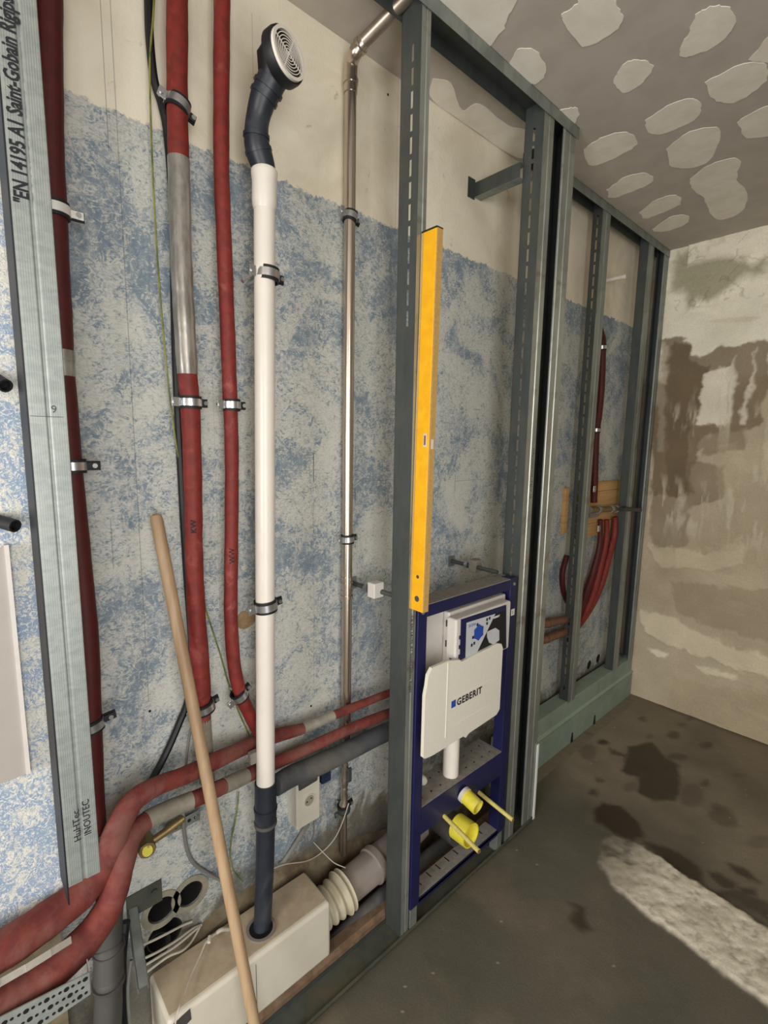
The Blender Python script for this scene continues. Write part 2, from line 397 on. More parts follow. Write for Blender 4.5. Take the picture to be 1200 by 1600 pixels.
# ---- mortar foot of the wallpapered wall (rubble ledge)
def rubble(name, y0, y1, z0, ztop, xd, m, parent=None):
    n = 60; k = 12
    U, V = np.meshgrid(np.linspace(y0, y1, n), np.linspace(0, 1, k), indexing='ij')
    nz = vnoise(U, V*.3, 9, 5); zt = np.interp(U, [p[0] for p in ztop], [p[1] for p in ztop])
    X = xd*(1-.35*V)*(.8+.5*nz); Zz = z0+(zt-z0)*V+.02*(nz-.5)*V
    X[:, -1] = -.01; X[:, 0] = xd
    pos = np.stack([X, U, Zz], -1)
    mb = MB(); idx = np.arange(n*k).reshape(n, k)
    mb.add(pos.reshape(-1, 3), [(idx[i, j], idx[i+1, j], idx[i+1, j+1], idx[i, j+1]) for i in range(n-1) for j in range(k-1)])
    return mb.build(name, m, parent, smooth=True)
struct(rubble('trim_1', .34, 1.75, -.05, [(.34, .22), (.55, .27), (.8, .27), (1.0, .2), (1.2, .14), (1.75, .1)], .035, 'mortar'))

# ---- projecting wall beside the pipe chase, far left
def pier_mat():
    m, nt, b, co = newmat('pale_blue_wallpaper')
    dab = noise(nt, co, 75, 3, 3.5, .55); big = noise(nt, co, 9, 3, .8, .5); fine = noise(nt, co, 120, 2, 3, .5)
    sep = nd(nt, 'ShaderNodeSeparateXYZ'); nt.links.new(co, sep.inputs[0])
    f = math_(nt, 'ADD', math_(nt, 'MULTIPLY', big, .8), math_(nt, 'MULTIPLY', noise(nt, co, 34, 4, 2.8, .62), .9))
    c = mix(nt, ramp(nt, f, .74, .88), lin(204, 203, 195), lin(138, 158, 182))
    c = mix(nt, math_(nt, 'MULTIPLY', ramp(nt, dab, .52, .58), .8), c, lin(222, 220, 210))
    c = mix(nt, math_(nt, 'MULTIPLY', ramp(nt, fine, .55, .61), .6), c, lin(132, 148, 170))
    z = math_(nt, 'ADD', sep.outputs[2], math_(nt, 'MULTIPLY', math_(nt, 'SUBTRACT', noise(nt, co, 20, 5, .5, .7), .5), .10))
    c = mix(nt, math_(nt, 'MULTIPLY', math_(nt, 'SUBTRACT', 1, ramp(nt, z, .63, .70)), .75), c, lin(120, 104, 84))
    nt.links.new(c, b.inputs['Base Color']); b.inputs['Roughness'].default_value = .75
    bump(nt, b, math_(nt, 'ADD', dab, fine), .35, .003); return m
M['pier_paper'] = pier_mat()
pier = struct(MB().box((0.0, YN, .628), (.13, .126, H)).build('wall_near_left', 'pier_paper'))
mb = MB().box((.01, YN, -.05), (.055, .12, .628)); mb.build('masonry_foot', 'mortar', pier)
# beige cover strip on that wall at the frame's edge
a = P(0, 850, x=.133); b_ = P(20, 1005, x=.133)
mb = MB().prism([(.13, -.12, .98), (.13, P(22, 1005, x=.13)[1], .985), (.13, P(6, 850, x=.13)[1], P(6, 850, x=.13)[2]), (.13, -.12, 1.24)], (1, 0, 0), .012)
pan = mb.build('cover_plate', 'beige')
tag(pan, 'beige flat cover plate on the far left wall beneath the black pipe stub', 'cover plate')
e = MB().prism([(.13, P(22, 1005, x=.13)[1]-.001, .985), (.13, P(22, 1005, x=.13)[1]+.006, .985), (.13, P(6, 850, x=.13)[1]+.006, P(6, 850, x=.13)[2]), (.13, P(6, 850, x=.13)[1]-.001, P(6, 850, x=.13)[2])], (1, 0, 0), .016)
e.build('rim', 'cistern', pan)

# ---- back wall, patchy plaster
def wpx(pts, off, s, **k):
    return [P(off[0]+a/s, off[1]+b/s, **k) for a, b in pts]
nu, nv = 300, 520
U, V = np.meshgrid(np.linspace(0, 1.9, nu), np.linspace(-.02, H, nv), indexing='ij')
wu = U+.05*(vnoise(U, V, 14, 1)-.5)+.022*(vnoise(U, V, 45, 9, 4)-.5); wv = V+.06*(vnoise(U, V, 14, 2)-.5)+.03*(vnoise(U, V, 45, 8, 4)-.5)
O = (960, 350)
def bp(pts, soft=.02, off=O, s=4.0):
    return polyfield(wu, wv, [(q[0], q[2]) for q in wpx(pts, off, s, y=YB)], soft)
col = np.zeros(U.shape+(3,))+L3(188, 174, 150)
col = blend(col, np.clip((vnoise(U, V, 3, 4)-.4)*2.5, 0, 1), L3(172, 156, 132))
cream = np.clip((wv-(2.03+.12*(vnoise(U, V*0, 5, 6)-.5)))/.05, 0, 1)
col = blend(col, cream, L3(240, 234, 214))
col = blend(col, cream*np.clip((vnoise(U, V, 4, 7)-.45)*4, 0, 1)*.7, L3(224, 218, 196))
hgt = cream*.006
ol = bp([(370, 240), (400, 180), (560, 160), (700, 190), (860, 250), (960, 190), (960, 290), (830, 320), (700, 410), (600, 470), (520, 460), (450, 530), (430, 440), (360, 400)], .035)
col = blend(col, ol*.85, L3(150, 146, 118)); hgt = hgt-.004*ol
wt = bp([(330, 140), (560, 60), (760, 20), (960, -60), (960, 60), (860, 110), (740, 110), (700, 80), (560, 120), (440, 110), (380, 170)], .03)
col = blend(col, wt*.8, L3(224, 218, 200)); hgt = hgt+.006*wt
dk = bp([(560, 130), (620, 90), (700, 80), (700, 110), (620, 140), (580, 180)], .02)
col = blend(col, dk*.8, L3(92, 76, 56)); hgt = hgt-.008*dk
for pts, s_, c_, h_ in [
    ([(300, 720), (470, 730), (490, 820), (600, 790), (760, 760), (900, 740), (960, 760), (960, 980), (900, 1260), (560, 1330), (500, 1480), (480, 1700), (240, 1700), (230, 1300), (300, 1000)], .9, (132, 116, 92), -.001),
    ([(340, 760), (470, 740), (480, 850), (600, 880), (540, 1100), (470, 1250), (450, 1700), (320, 1700), (330, 1100)], .8, (110, 94, 72), -.002),
    ([(470, 1260), (700, 1275), (830, 1260), (820, 1400), (560, 1460), (500, 1420)], .6, (126, 110, 88), 0),
    ([(470, 1500), (690, 1500), (690, 1700), (430, 1800)], .6, (118, 102, 80), 0),
    ([(560, 950), (620, 900), (740, 880), (740, 1100), (720, 1180), (690, 1260), (520, 1240), (540, 1060)], .95, (228, 220, 200), .006),
    ([(735, 900), (760, 820), (765, 1000), (740, 1200), (690, 1260), (720, 1100)], .7, (226, 218, 198), .008),
    ([(855, 950), (885, 790), (872, 1000), (812, 1250), (780, 1240), (830, 1080)], .8, (228, 218, 198), .006),
    ([(300, 730), (325, 740), (320, 1180), (305, 1420), (260, 1420), (290, 1150), (250, 1100)], .75, (188, 178, 156), .004),
    ([(500, 1460), (560, 1400), (540, 1450)], .8, (200, 190, 168), .004)]:
    f = bp(pts, .009); col = blend(col, f*s_, L3(*c_)); hgt = hgt+h_*f
G = (0, 0)
for pts, s_, c_, h_ in [
    ([(1025, 600), (1070, 610), (1075, 850), (1040, 870), (1015, 840), (1020, 700)], .5, (114, 98, 76), 0),
    ([(1015, 850), (1050, 855), (1100, 870), (1160, 835), (1160, 880), (1100, 890), (1030, 885)], .7, (208, 194, 166), .005),
    ([(1120, 700), (1150, 690), (1160, 860), (1125, 860)], .4, (176, 162, 136), .003),
    ([(1000, 955), (1060, 970), (1110, 1000), (1180, 1018), (1210, 1032), (1210, 1062), (1120, 1035), (1050, 1010), (1005, 985)], .75, (224, 212, 184), .006),
    ([(1012, 1012), (1045, 1022), (1040, 1030), (1015, 1020)], .9, (236, 228, 204), .005),
    ([(1085, 1042), (1150, 1052), (1145, 1062), (1090, 1050)], .7, (230, 220, 194), .005),
    ([(1045, 910), (1210, 925), (1210, 1010), (1060, 960)], .45, (142, 124, 98), -.003),
    ([(1140, 740), (1210, 735), (1210, 850), (1150, 850)], .3, (166, 152, 128), 0),
    ([(1050, 1060), (1210, 1090), (1210, 1170), (1050, 1110)], .5, (178, 162, 134), 0)]:
    f = bp(pts, .012, G, 1.0); col = blend(col, f*s_, L3(*c_)); hgt = hgt+h_*f
# scraper marks: upright pale streaks over the brown coat and sideways trowel arcs
stk = np.clip((vnoise(U, V*.16, 34, 51, 4)-.56)*9, 0, 1)*np.clip((vnoise(U, V, 4, 52)-.45)*5, 0, 1)*np.clip((V-1.0)/.2, 0, 1)*np.clip((2.25-V)/.2, 0, 1)
col = blend(col, stk*.6, L3(206, 196, 172)); hgt = hgt+.003*stk
arc = np.clip((vnoise(U*.2+V*.05, V+.12*U, 30, 53, 4)-.58)*9, 0, 1)*np.clip((vnoise(U, V, 3, 54)-.42)*5, 0, 1)*((V < 1.1)+(V > 2.2))
col = blend(col, arc*.35, L3(198, 186, 160)); hgt = hgt+.002*arc
top_ = np.clip((V-(H-.10-.06*vnoise(U, V*0, 6, 55)))/.03, 0, 1)*(U > .2)
col = blend(col, top_*.8, L3(232, 225, 206)); hgt = hgt+.010*top_
crk = (np.abs(vnoise(U, V, 7, 56, 4)-.5) < .010)*(V > 2.45); col = blend(col, crk*.3, L3(96, 84, 64)); hgt = hgt-.004*crk
col *= (.86+.28*vnoise(U, V, 7, 11, 5))[..., None]
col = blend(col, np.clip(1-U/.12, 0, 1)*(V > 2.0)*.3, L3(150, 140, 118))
hgt = hgt+.006*(vnoise(U, V, 8, 12)-.5)+.0025*(vnoise(U, V, 50, 13, 2)-.5)
pos = np.stack([U, YB-hgt, V], -1)
M['plaster'] = attr_mat('patchy_lime_plaster', 120, .3, .10)
wb = struct(grid_mesh('wall_back', U, V, pos, col, np.full(U.shape, .85), M['plaster']))
MB().box((0, YB+.02, -.06), (XR, YB+.12, H)).build('backing', 'wall_plain', wb)
MB().box((1.895, YB-.002, -.02), (XR, YB+.02, H)).build('plaster_area', 'wall_plain', wb)

# ---- floor, rough screed with damp stains and a hacked pale strip
nu, nv = 340, 520
U, V = np.meshgrid(np.linspace(.165, 2.25, nu), np.linspace(-.1, YB+.01, nv), indexing='ij')
wu = U+.03*(vnoise(U, V, 16, 21)-.5)+.008*(vnoise(U, V, 60, 29, 2)-.5); wv = V+.04*(vnoise(U, V, 16, 22)-.5)+.01*(vnoise(U, V, 60, 28, 2)-.5)
def fp(pts, soft=.02, off=(800, 1050), s=2.91):
    return polyfield(wu, wv, [(q[0], q[1]) for q in wpx(pts, off, s, z=0.0)], soft)
col = np.zeros(U.shape+(3,))+L3(97, 92, 80)
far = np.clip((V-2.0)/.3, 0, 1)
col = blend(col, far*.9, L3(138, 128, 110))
col = blend(col, np.clip((vnoise(U, V, 3, 24)-.42)*3, 0, 1)*.6, L3(76, 74, 62))
col = blend(col, np.clip((vnoise(U, V, 6, 25)-.52)*4, 0, 1)*.5, L3(118, 108, 92))
rg = np.full(U.shape, .75); hgt = .004*(vnoise(U, V, 10, 26)-.5)
strip = fp([(450, 735), (560, 770), (700, 870), (880, 980), (1040, 1090), (1180, 1190), (1400, 1350), (1400, 1760), (1180, 1545), (1020, 1420), (860, 1290), (700, 1160), (540, 1040), (440, 945), (385, 870), (400, 790)], .012)
sn = vnoise(U, V, 55, 27, 4); sf = vnoise(U, V, 22, 37, 5)
fade = np.clip((U-.50)/.28, 0, 1)**1.3; strip = strip*(.12+.88*fade)*np.clip(.3+fade*2+(sf-.5)*2.6, 0, 1)
col = blend(col, strip, L3(222, 214, 194))
col = blend(col, strip*np.clip((sf-.5)*5, 0, 1)*.45, L3(178, 170, 148))
col = blend(col, strip*np.clip((sn-.60)*9, 0, 1)*.4, L3(118, 110, 92))
hgt = hgt+strip*(.012-.006*(sn-.5)+.008*(sf-.5))
damp = np.zeros(U.shape)
E2 = lambda x0, y0, x1, y1: [((x0+x1)/2+(x1-x0)/2*cos(t), (y0+y1)/2+(y1-y0)/2*sin(t)) for t in np.linspace(0, 2*pi, 10)[:-1]]
for pts, s_ in [([(530, 340), (640, 320), (700, 390), (760, 430), (770, 500), (750, 580), (650, 590), (570, 550), (570, 480), (500, 450), (520, 390)], .95),
                ([(375, 620), (410, 590), (500, 610), (570, 680), (600, 750), (560, 770), (450, 725), (380, 690)], .95),
                ([(600, 775), (680, 795), (780, 825), (850, 890), (885, 975), (800, 945), (700, 870)], .9),
                ([(890, 910), (960, 920), (1010, 960), (1000, 1000), (930, 970)], .85), ([(980, 880), (1050, 885), (1130, 960), (1080, 955), (1000, 905)], .85),
                ([(1010, 980), (1100, 985), (1115, 1020), (1040, 1020)], .85),
                ([(265, 1050), (330, 1080), (330, 1120), (360, 1160), (310, 1170), (260, 1130), (290, 1090)], .8),
                ([(140, 380), (200, 370), (180, 420), (140, 410)], .7), ([(900, 600), (980, 610), (1030, 700), (960, 700), (890, 660)], .5),
                (E2(700, 270, 770, 305), .7), (E2(575, 200, 615, 230), .6), (E2(385, 305, 440, 332), .9), (E2(350, 528, 398, 562), .7),
                (E2(382, 478, 432, 502), .6), (E2(860, 320, 920, 352), .6), (E2(700, 370, 800, 400), .6), (E2(785, 202, 832, 222), .5),
                ([(440, 345), (530, 380), (520, 395), (450, 370)], .7), (E2(862, 488, 898, 524), .7), (E2(750, 232, 795, 250), .5),
                (E2(600, 285, 640, 300), .5), (E2(310, 330, 390, 400), .4), (E2(500, 500, 570, 545), .4), (E2(760, 510, 880, 610), .45),
                (E2(1060, 740, 1200, 800), .35), (E2(1010, 455, 1070, 480), .35),
                ([(880, 1000), (1000, 1040), (1180, 1140), (1180, 1050), (1000, 990)], .7)]:
    damp = np.maximum(damp, fp(pts, .016)*s_)
damp *= (1-strip*.9)
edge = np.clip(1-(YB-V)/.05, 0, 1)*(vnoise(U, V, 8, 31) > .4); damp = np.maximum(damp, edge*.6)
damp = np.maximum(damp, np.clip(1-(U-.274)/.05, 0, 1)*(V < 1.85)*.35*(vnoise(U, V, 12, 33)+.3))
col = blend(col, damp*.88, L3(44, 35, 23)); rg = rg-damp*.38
lo = polyfield(U, V, [(.1, 1.845), (.278, 1.845), (.278, -.2), (.1, -.2)], .004)
fleck = (vnoise(U, V, 95, 40, 1) > .982) & (vnoise(U, V, 5, 41) > .5)
col = blend(col, fleck*.6*(1-strip), L3(178, 172, 156))
hgt[lo > .5] = -.002
hole_mask = None
M['screed'] = attr_mat('damp_screed', 150, .3, .12)
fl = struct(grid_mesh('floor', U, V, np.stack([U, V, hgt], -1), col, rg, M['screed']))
M['floor_plain'] = mat('raw_slab', (96, 86, 70), .9, 0, .15, 12, .5)
MB().box((-.0, YN, -.16), (XR, YB, -.05)).build('slab', 'floor_plain', fl)
MB().box((.165, -.09, -.05), (.185, YB, -.004)).build('screed_edge', 'floor_plain', fl)
MB().box((2.24, -.1, -.05), (XR, YB, -.002)).build('screed_area', 'floor_plain', fl)
MB().box((.3, YN, -.05), (XR, -.095, -.002)).build('screed_area', 'floor_plain', fl)
M['screed_dry'] = mat('dry_screed', (128, 119, 101), .85, 0, .08, 30, .2, dirt=(92, 82, 64), dirtlo=.55, dirthi=.75)
MB().box((-.0, 1.86, -.05), (.17, YB, -.0005)).build('screed_area', 'screed_dry', fl)

# ---- ceiling with filler patches
M['ceil'] = mat('grey_plasterboard', (188, 180, 170), .85, 0, .04, 8, .08, c2=(178, 170, 160))
cl = struct(MB().box((-.14, YN, H), (XR, YB+.1, H+.1)).build('ceiling', 'ceil'))
def patch(pts, off, s, depth=.0015, soft=1.0, m='plaster_patch', sub=5, jit=.004):
    w_ = [Vector(P(off[0]+a/s, off[1]+b/s, z=H)) for a, b in pts]
    sm = smooth_path([tuple(p) for p in w_+[w_[0]]], sub)[:-1]
    out = []
    for i, p in enumerate(sm):
        q = Vector(p)+Vector((random.uniform(-jit, jit), random.uniform(-jit, jit), 0)); q.z = H-depth; q.x = max(q.x, .002); out.append(q)
    out = [q for q in out if q.x < XR-.02 and q.x > .001 and q.y < YB-.001]
    if len(out) < 3: return
    MB().prism(out, (0, 0, 1), depth+.0005).build('plaster_patch', m, cl)
C3 = (750, 0); s3 = 2.667
for pts in [
    [(343, 60), (400, 20), (440, -30), (540, -30), (575, 30), (595, 75), (560, 130), (430, 190), (360, 100)],
    [(905, 50), (970, 25), (1035, 30), (1060, 105), (1000, 180), (870, 235), (832, 215), (870, 130)],
    [(115, 265), (175, 198), (255, 235), (270, 310), (215, 350), (150, 310)],
    [(570, 300), (620, 252), (680, 250), (722, 275), (680, 340), (605, 385), (562, 355)],
    [(940, 340), (1090, 265), (1195, 272), (1180, 350), (1060, 425), (975, 410)],
    [(1075, 510), (1120, 478), (1230, 440), (1230, 550), (1115, 572)],
    [(690, 500), (780, 440), (880, 408), (920, 440), (890, 500), (750, 558), (695, 540)],
    [(432, 625), (500, 575), (600, 550), (648, 575), (630, 620), (465, 692)],
    [(780, 620), (870, 550), (998, 535), (985, 620), (920, 690), (800, 695)],
    [(530, 790), (600, 740), (690, 720), (720, 755), (640, 795), (545, 825)],
    [(875, 745), (960, 685), (1078, 662), (1070, 750), (1113, 800), (1090, 880), (1000, 915), (950, 870), (930, 820), (885, 790)],
    [(665, 885), (740, 830), (820, 812), (832, 850), (760, 885), (690, 910)],
    [(720, 955), (790, 905), (865, 897), (860, 930), (790, 960), (735, 965)],
    [(318, 462), (370, 450), (410, 452), (395, 515), (345, 520)],
    [(-260, -30), (130, -30), (120, 60), (90, 130), (10, 200), (-120, 60)],
    [(1120, 250), (1230, 130), (1300, 180), (1290, 260)]]:
    patch(pts, C3, s3)
# neglected grey filler over the chase, behind the metal track
patch([(676, 122), (705, 130), (722, 172), (750, 162), (795, 196), (833, 206), (838, 232), (808, 246), (740, 201), (676, 156)], (0, 0), 1.0, jit=.002)

# ---- the rest of the room
wr = struct(MB().box((XR, YN, -.05), (XR+.1, -.95, H)).box((XR, .25, -.05), (XR+.1, YB, H)).box((XR, -.95, 2.35), (XR+.1, .25, H)).build('wall_right', 'wall_plain'))
wn_ = struct(MB().box((0, YN-.1, -.05), (.6, YN, H)).box((2.3, YN-.1, -.05), (XR, YN, H)).box((.6, YN-.1, -.05), (2.3, YN, .8)).box((.6, YN-.1, 2.2), (2.3, YN, H)).build('wall_near', 'wall_plain'))
wf = struct(MB().box((.6, YN-.08, .8), (.66, YN-.03, 2.2)).box((2.24, YN-.08, .8), (2.3, YN-.03, 2.2)).box((.6, YN-.08, .8), (2.3, YN-.03, .86)).box((.6, YN-.08, 2.14), (2.3, YN-.03, 2.2)).box((1.42, YN-.08, .8), (1.48, YN-.03, 2.2)).build('window_1', 'white_pipe'))

# ================================================================== STUD FRAME
def web(mb, y, x0, x1, z0, z1, slots=True, t=.0012, pitch=.056, sl=.042, sw=.009, zs=None, xc=None):
    xc = (x0+x1)/2 if xc is None else xc
    if not slots: mb.box((x0, y, z0), (x1, y+t, z1)); return
    mb.box((x0, y, z0), (xc-sw/2, y+t, z1)); mb.box((xc+sw/2, y, z0), (x1, y+t, z1))
    za, zb = zs or (z0+.05, z1-.05); z = za; last = z0
    while z+sl < zb:
        mb.box((xc-sw/2, y, last), (xc+sw/2, y+t, z)); last = z+sl; z += pitch
    mb.box((xc-sw/2, y, last), (xc+sw/2, y+t, z1))
def stud(name, label, y0, y1, x0, x1, z0, z1, side=-1, m='galv', mw='galv_web', slots=True, bead=True, xc=None, zs=None, fm=None):
    """C section: web at y0 (side -1) or y1 (+1); front flange on x1, rear flange on x0, small lips"""
    t = thing(name, label, 'metal stud', ((x0+x1)/2, (y0+y1)/2, z0), 'sheet metal studs of the wall lining')
    mb = MB(); yw = y0 if side < 0 else y1-.0012
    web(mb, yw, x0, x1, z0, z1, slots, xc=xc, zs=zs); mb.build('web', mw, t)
    a, b = (y0, y1) if side < 0 else (y1, y0); d = b-a; c = (a+b)/2; e = (d > 0)*2-1
    if bead: sec = [(x1, a), (x1, c-.004*e), (x1-.003, c-.0015*e), (x1-.003, c+.0015*e), (x1, c+.004*e), (x1, b-.001*e), (x1-.002, b), (x1-.007, b)]
    else: sec = [(x1, a), (x1, b-.001*e), (x1-.002, b), (x1-.007, b)]
    MB().extr(sec, z0, z1).build('flange', fm or m, t)
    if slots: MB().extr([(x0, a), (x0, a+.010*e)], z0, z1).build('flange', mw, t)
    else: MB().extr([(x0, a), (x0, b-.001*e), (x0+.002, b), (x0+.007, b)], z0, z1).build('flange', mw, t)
    return t
sL = stud('metal_stud', 'short pale knurled metal stud hanging at the far left before the shaded red pipe', .117, .171, .200, XF, .803, H-.03, slots=False, fm='knurl')
# rolled ribs of its face (stay with the flange)
rb = MB()
for yy in np.linspace(.121, .138, 6).tolist()+np.linspace(.150, .167, 6).tolist():
    rb.box((XF+.0002, yy-.0006, .805), (XF+.0011, yy+.0006, H-.03))
rb.build('knurling', 'knurl', sL)['kind'] = 'stuff'
MB().box((.190, .1145, .765), (XF-.001, .117, H-.03)).build('gap_shade_strip', 'black', sL)  # black sheet added in place of the shade in the gap beside the stud
q = P(33, 318, x=XF); text('"EN 14195 A1 Saint-Gobain Rigips', .028, (XF+.0014, .1405, q[2]), (0, 0, 1), (0, -1, 0), 'ink', sL, sx=.74, thick=.0008)
q = P(126, 1312, x=XF); text('HuHTec', .017, (XF+.0014, .143, q[2]), (0, 0, 1), (0, -1, 0), 'ink', sL, sx=1.1)
text('INOUTEC', .017, (XF+.0014, .160, q[2]+.004), (0, 0, 1), (0, -1, 0), 'ink', sL, sx=1.0)
q = P(82, 645, x=XF); text('9', .018, (XF+.0014, .148, q[2]), (0, 1, 0), (0, 0, 1), 'ink_grey', sL)
MB().box((XF+.0008, .118, q[2]-.007), (XF+.0015, .166, q[2]-.0062)).build('pencil_line', 'ink_grey', sL)

s1 = stud('metal_stud', 'tall metal stud left of the toilet frame, with the yellow level on it', 1.018, 1.053, .200, XF, .004, H-.003, zs=(1.98, 2.75), xc=.243)
text('CE EN 14195 A1 Saint-Gobain Rigips', .017, (XF+.001, 1.030, 1.13), (0, 0, -1), (0, 1, 0), 'ink_grey', s1, sx=.98)
s2 = stud('metal_stud', 'slotted metal stud right of the toilet frame, with a row of printed text', 1.618, 1.682, .200, XF, .004, H-.003, xc=.236, zs=(.9, 2.75))
text('EN 14195 A1 Saint-Gobain Rigips', .014, (XF+.001, 1.672, 1.45), (0, 0, 1), (0, -1, 0), 'ink_grey', s2, sx=1.0)
s3_ = stud('metal_stud', 'dark corner stud with its open side facing left, at the end of the nearer lining', 1.755, 1.835, .200, XF, .004, H-.003, side=1, slots=False, mw='galv_web')
# the paper-thin white edge bead at its foot
pe = MB().box((XF+.002, 1.832, .0), (XF+.005, 1.846, .36)).build('edge_bead', 'ink_white', s3_)
s4 = stud('metal_stud', 'slotted metal stud in front of the red pipes of the farther lining', 2.45, 2.535, .052, .10, .25, H-.003, m='galv_far', xc=.076)
s5 = stud('metal_stud', 'narrow metal stud near the plastered back wall', 3.02, 3.10, .052, .10, .25, H-.003, m='galv_far', slots=False)
s6 = stud('metal_stud', 'last metal stud, in the corner against the plastered back wall', 3.27, 3.328, .052, .10, .25, H-.003, side=1, m='galv_far', slots=False)

def track(name, label, x0, x1, y0, y1, z, up, h=.04):
    t = thing(name, label, 'metal track', ((x0+x1)/2, (y0+y1)/2, z), None)
    s = 1 if up else -1; zz = z+(.001 if up else -.001)
    MB().box((x0, y0, zz), (x1, y1, zz+s*.0012)).build('web', 'track_dirty' if up else 'galv_web', t)
    MB().box((x1-.0012, y0, zz), (x1, y1, zz+s*h)).build('leg', 'track_dirty' if up else 'galv_far', t)
    MB().box((x0, y0, zz), (x0+.0012, y1, zz+s*h)).build('leg', 'galv_web', t)
    return t
track('metal_track', 'metal head track on the ceiling above the toilet frame', .1965, XF+.0035, -.2, 1.85, H, False)
track('metal_track', 'metal floor track under the toilet frame, beside the trench', .1965, XF+.0035, -.05, 1.84, -.002, True, .016)
track('metal_track', 'metal head track on the ceiling of the farther lining, by the back wall', .0485, .1035, 1.84, YB-.003, H, False)
# peach edge board along the trench
tag(MB().prism([(.15, .0, -.05), (.194, .0, -.05), (.194, .0, .030), (.185, .0, .045), (.15, .0, .045)], (0, 1, 0), 1.75).build('edge_board', 'terracotta'),
    'crumbling brown edge board running along the trench behind the floor track', 'board')
# bracket high up behind the nearer corner
br = thing('stud_bracket', 'short metal channel bracing the slotted stud to the wall near the ceiling', 'bracket', (.1, 1.63, 2.58))
MB().box((.0, 1.6, 2.585), (.2, 1.601, 2.635)).build('web', 'galv_web', br)
MB().box((.0, 1.6, 2.635), (.2, 1.64, 2.636)).box((.0, 1.6, 2.584), (.2, 1.64, 2.585)).build('flange', 'galv_far', br)
MB().box((.0, 1.56, 2.575), (.003, 1.6, 2.645)).build('end_plate', 'galv_web', br)

# green sill board at the foot of the farther lining
gs = thing('sill_board', 'long pale green board at the foot of the farther lining', 'board', (.08, 2.6, 0))
MB().box((.02, 1.86, .0), (.100, YB-.012, .262)).build('board', 'green', gs, bev=.003)
MB().prism([(.098, 1.86, .150), (.112, 1.86, .158), (.112, 1.86, .166), (.098, 1.86, .172)], (0, 1, 0), 1.465).build('lip', 'green_lit', gs)
MB().box((.099, 1.86, .0), (.108, YB-.013, .150)).build('skirt', 'green', gs)
for px, py in [(895, 1137), (930, 1112)]:
    q = P(px, py, x=.11); mb = MB(); mb.prism([(.108, q[1]-.012, 0), (.108, q[1]+.01, 0), (.108, q[1]+.004, .055), (.108, q[1]-.004, .05)], (1, 0, 0), .004); mb.build('gap_tongue', 'black', gs)

# ================================================================== TOILET FRAME
wc = thing('toilet_frame', 'dark blue steel mounting frame holding the white concealed cistern', 'toilet frame', (.25, 1.325, 0))
X1 = .281; X0 = .236
MB().box((X0, 1.056, .088), (X1, 1.098, 1.155)).build('upright', 'blue', wc, bev=.003)
MB().box((X0, 1.554, .088), (X1, 1.596, 1.155)).build('upright', 'blue', wc, bev=.003)
MB().box((X0, 1.098, 1.112), (X1, 1.554, 1.150)).build('top_rail', 'blue', wc, bev=.003)
MB().box((X0-.03, 1.06, 1.1505), (X1-.003, 1.592, 1.1535)).build('dusty_ledge', 'dust', wc)
for y in (1.060, 1.560):
    f = MB().box((X0+.004, y, .0), (X1-.004, y+.033, .092)).build('foot', 'galv_far', wc, bev=.002)
    MB().box((X0-.03, y-.002, .0), (X1-.005, y+.035, .004)).build('foot_plate', 'galv_web', f)
cb = MB().prism([(X1, 1.098, .352), (X1, 1.554, .352), (X1, 1.554, .452), (X1, 1.098, .452)], (-1, 0, 0), .003).build('crossbar', 'blue', wc, bev=.001)
MB().box((.17, 1.098, .450), (X1-.001, 1.554, .454)).build('crossbar_shelf', 'dust', cb)
hm = MB()
for k in range(9):
    for xx in (.20, .25): hm.tube([(xx, 1.13+k*.048, .4538), (xx, 1.13+k*.048, .4546)], .0035, 8)
hm.build('punched_hole', 'black', cb)['kind'] = 'stuff'
lb = MB().box((.22, 1.098, .095), (X1, 1.554, .105)).box((X1-.003, 1.098, .085), (X1, 1.554, .108)).build('bottom_rail', 'blue', wc)
MB().box((.22, 1.098, .105), (X1-.004, 1.554, .108)).build('rail_shelf', 'dust', lb)
sm_ = MB()
for k in range(8): sm_.box((.225, 1.14+k*.05, .1079), (.25, 1.144+k*.05, .1087))
sm_.build('punched_slot', 'black', lb)['kind'] = 'stuff'
for y, z in [(1.076, 1.132), (1.576, 1.132)]:
    MB().tube([(X1-.001, y, z), (X1+.003, y, z)], .006, 12).build('bolt', 'zinc', wc)
lbp = MB().box((X1, 1.566, 1.008), (X1+.001, 1.588, 1.033)).build('sticker', 'ink_white', wc)
text('S', .016, (X1+.0013, 1.572, 1.014), (0, 1, 0), (0, 0, 1), 'ink_grey', lbp)
# cistern body
ci = MB().box((.12, 1.103, .60), (.245, 1.549, 1.105)).build('cistern', 'cistern', wc, bev=.012)
MB().box((.245, 1.215, .90), (.272, 1.54, 1.098)).build('access_shaft', 'cistern', wc, bev=.006)
# shaft box standing proud with printed card
sh = MB().box((.272, 1.200, .905), (.315, 1.512, 1.088)).build('shaft_cover', 'cistern', wc, bev=.008)
for zz in (.915, .985, 1.055): MB().box((.2725, 1.198, zz), (.2760, 1.2005, zz+.022)).build('clip_slot', 'ink', sh)
MB().box((.292, 1.1990, .938), (.302, 1.2005, .952)).build('moulded_mark', 'ink_grey', sh)
XC = .3155
DY = -.040
yA, yB_, zA, zB = 1.245, 1.512, .895, 1.050
def onc(pts, x): return [(x,)+tuple(P(a_, b_, x=x)[1:]) for a_, b_ in pts]
cf = MB().prism(onc([(720, 968), (790, 945), (790, 1012), (718, 1040)], XC), (1, 0, 0), .003).build('card_frame', 'blue', sh)
for k in range(4): MB().box((XC-.001, P(719, 1000, x=XC)[1]-.006, zA+.025+k*.033), (XC+.003, P(719, 1000, x=XC)[1]+.002, zA+.037+k*.033)).build('clip', 'blue', sh)
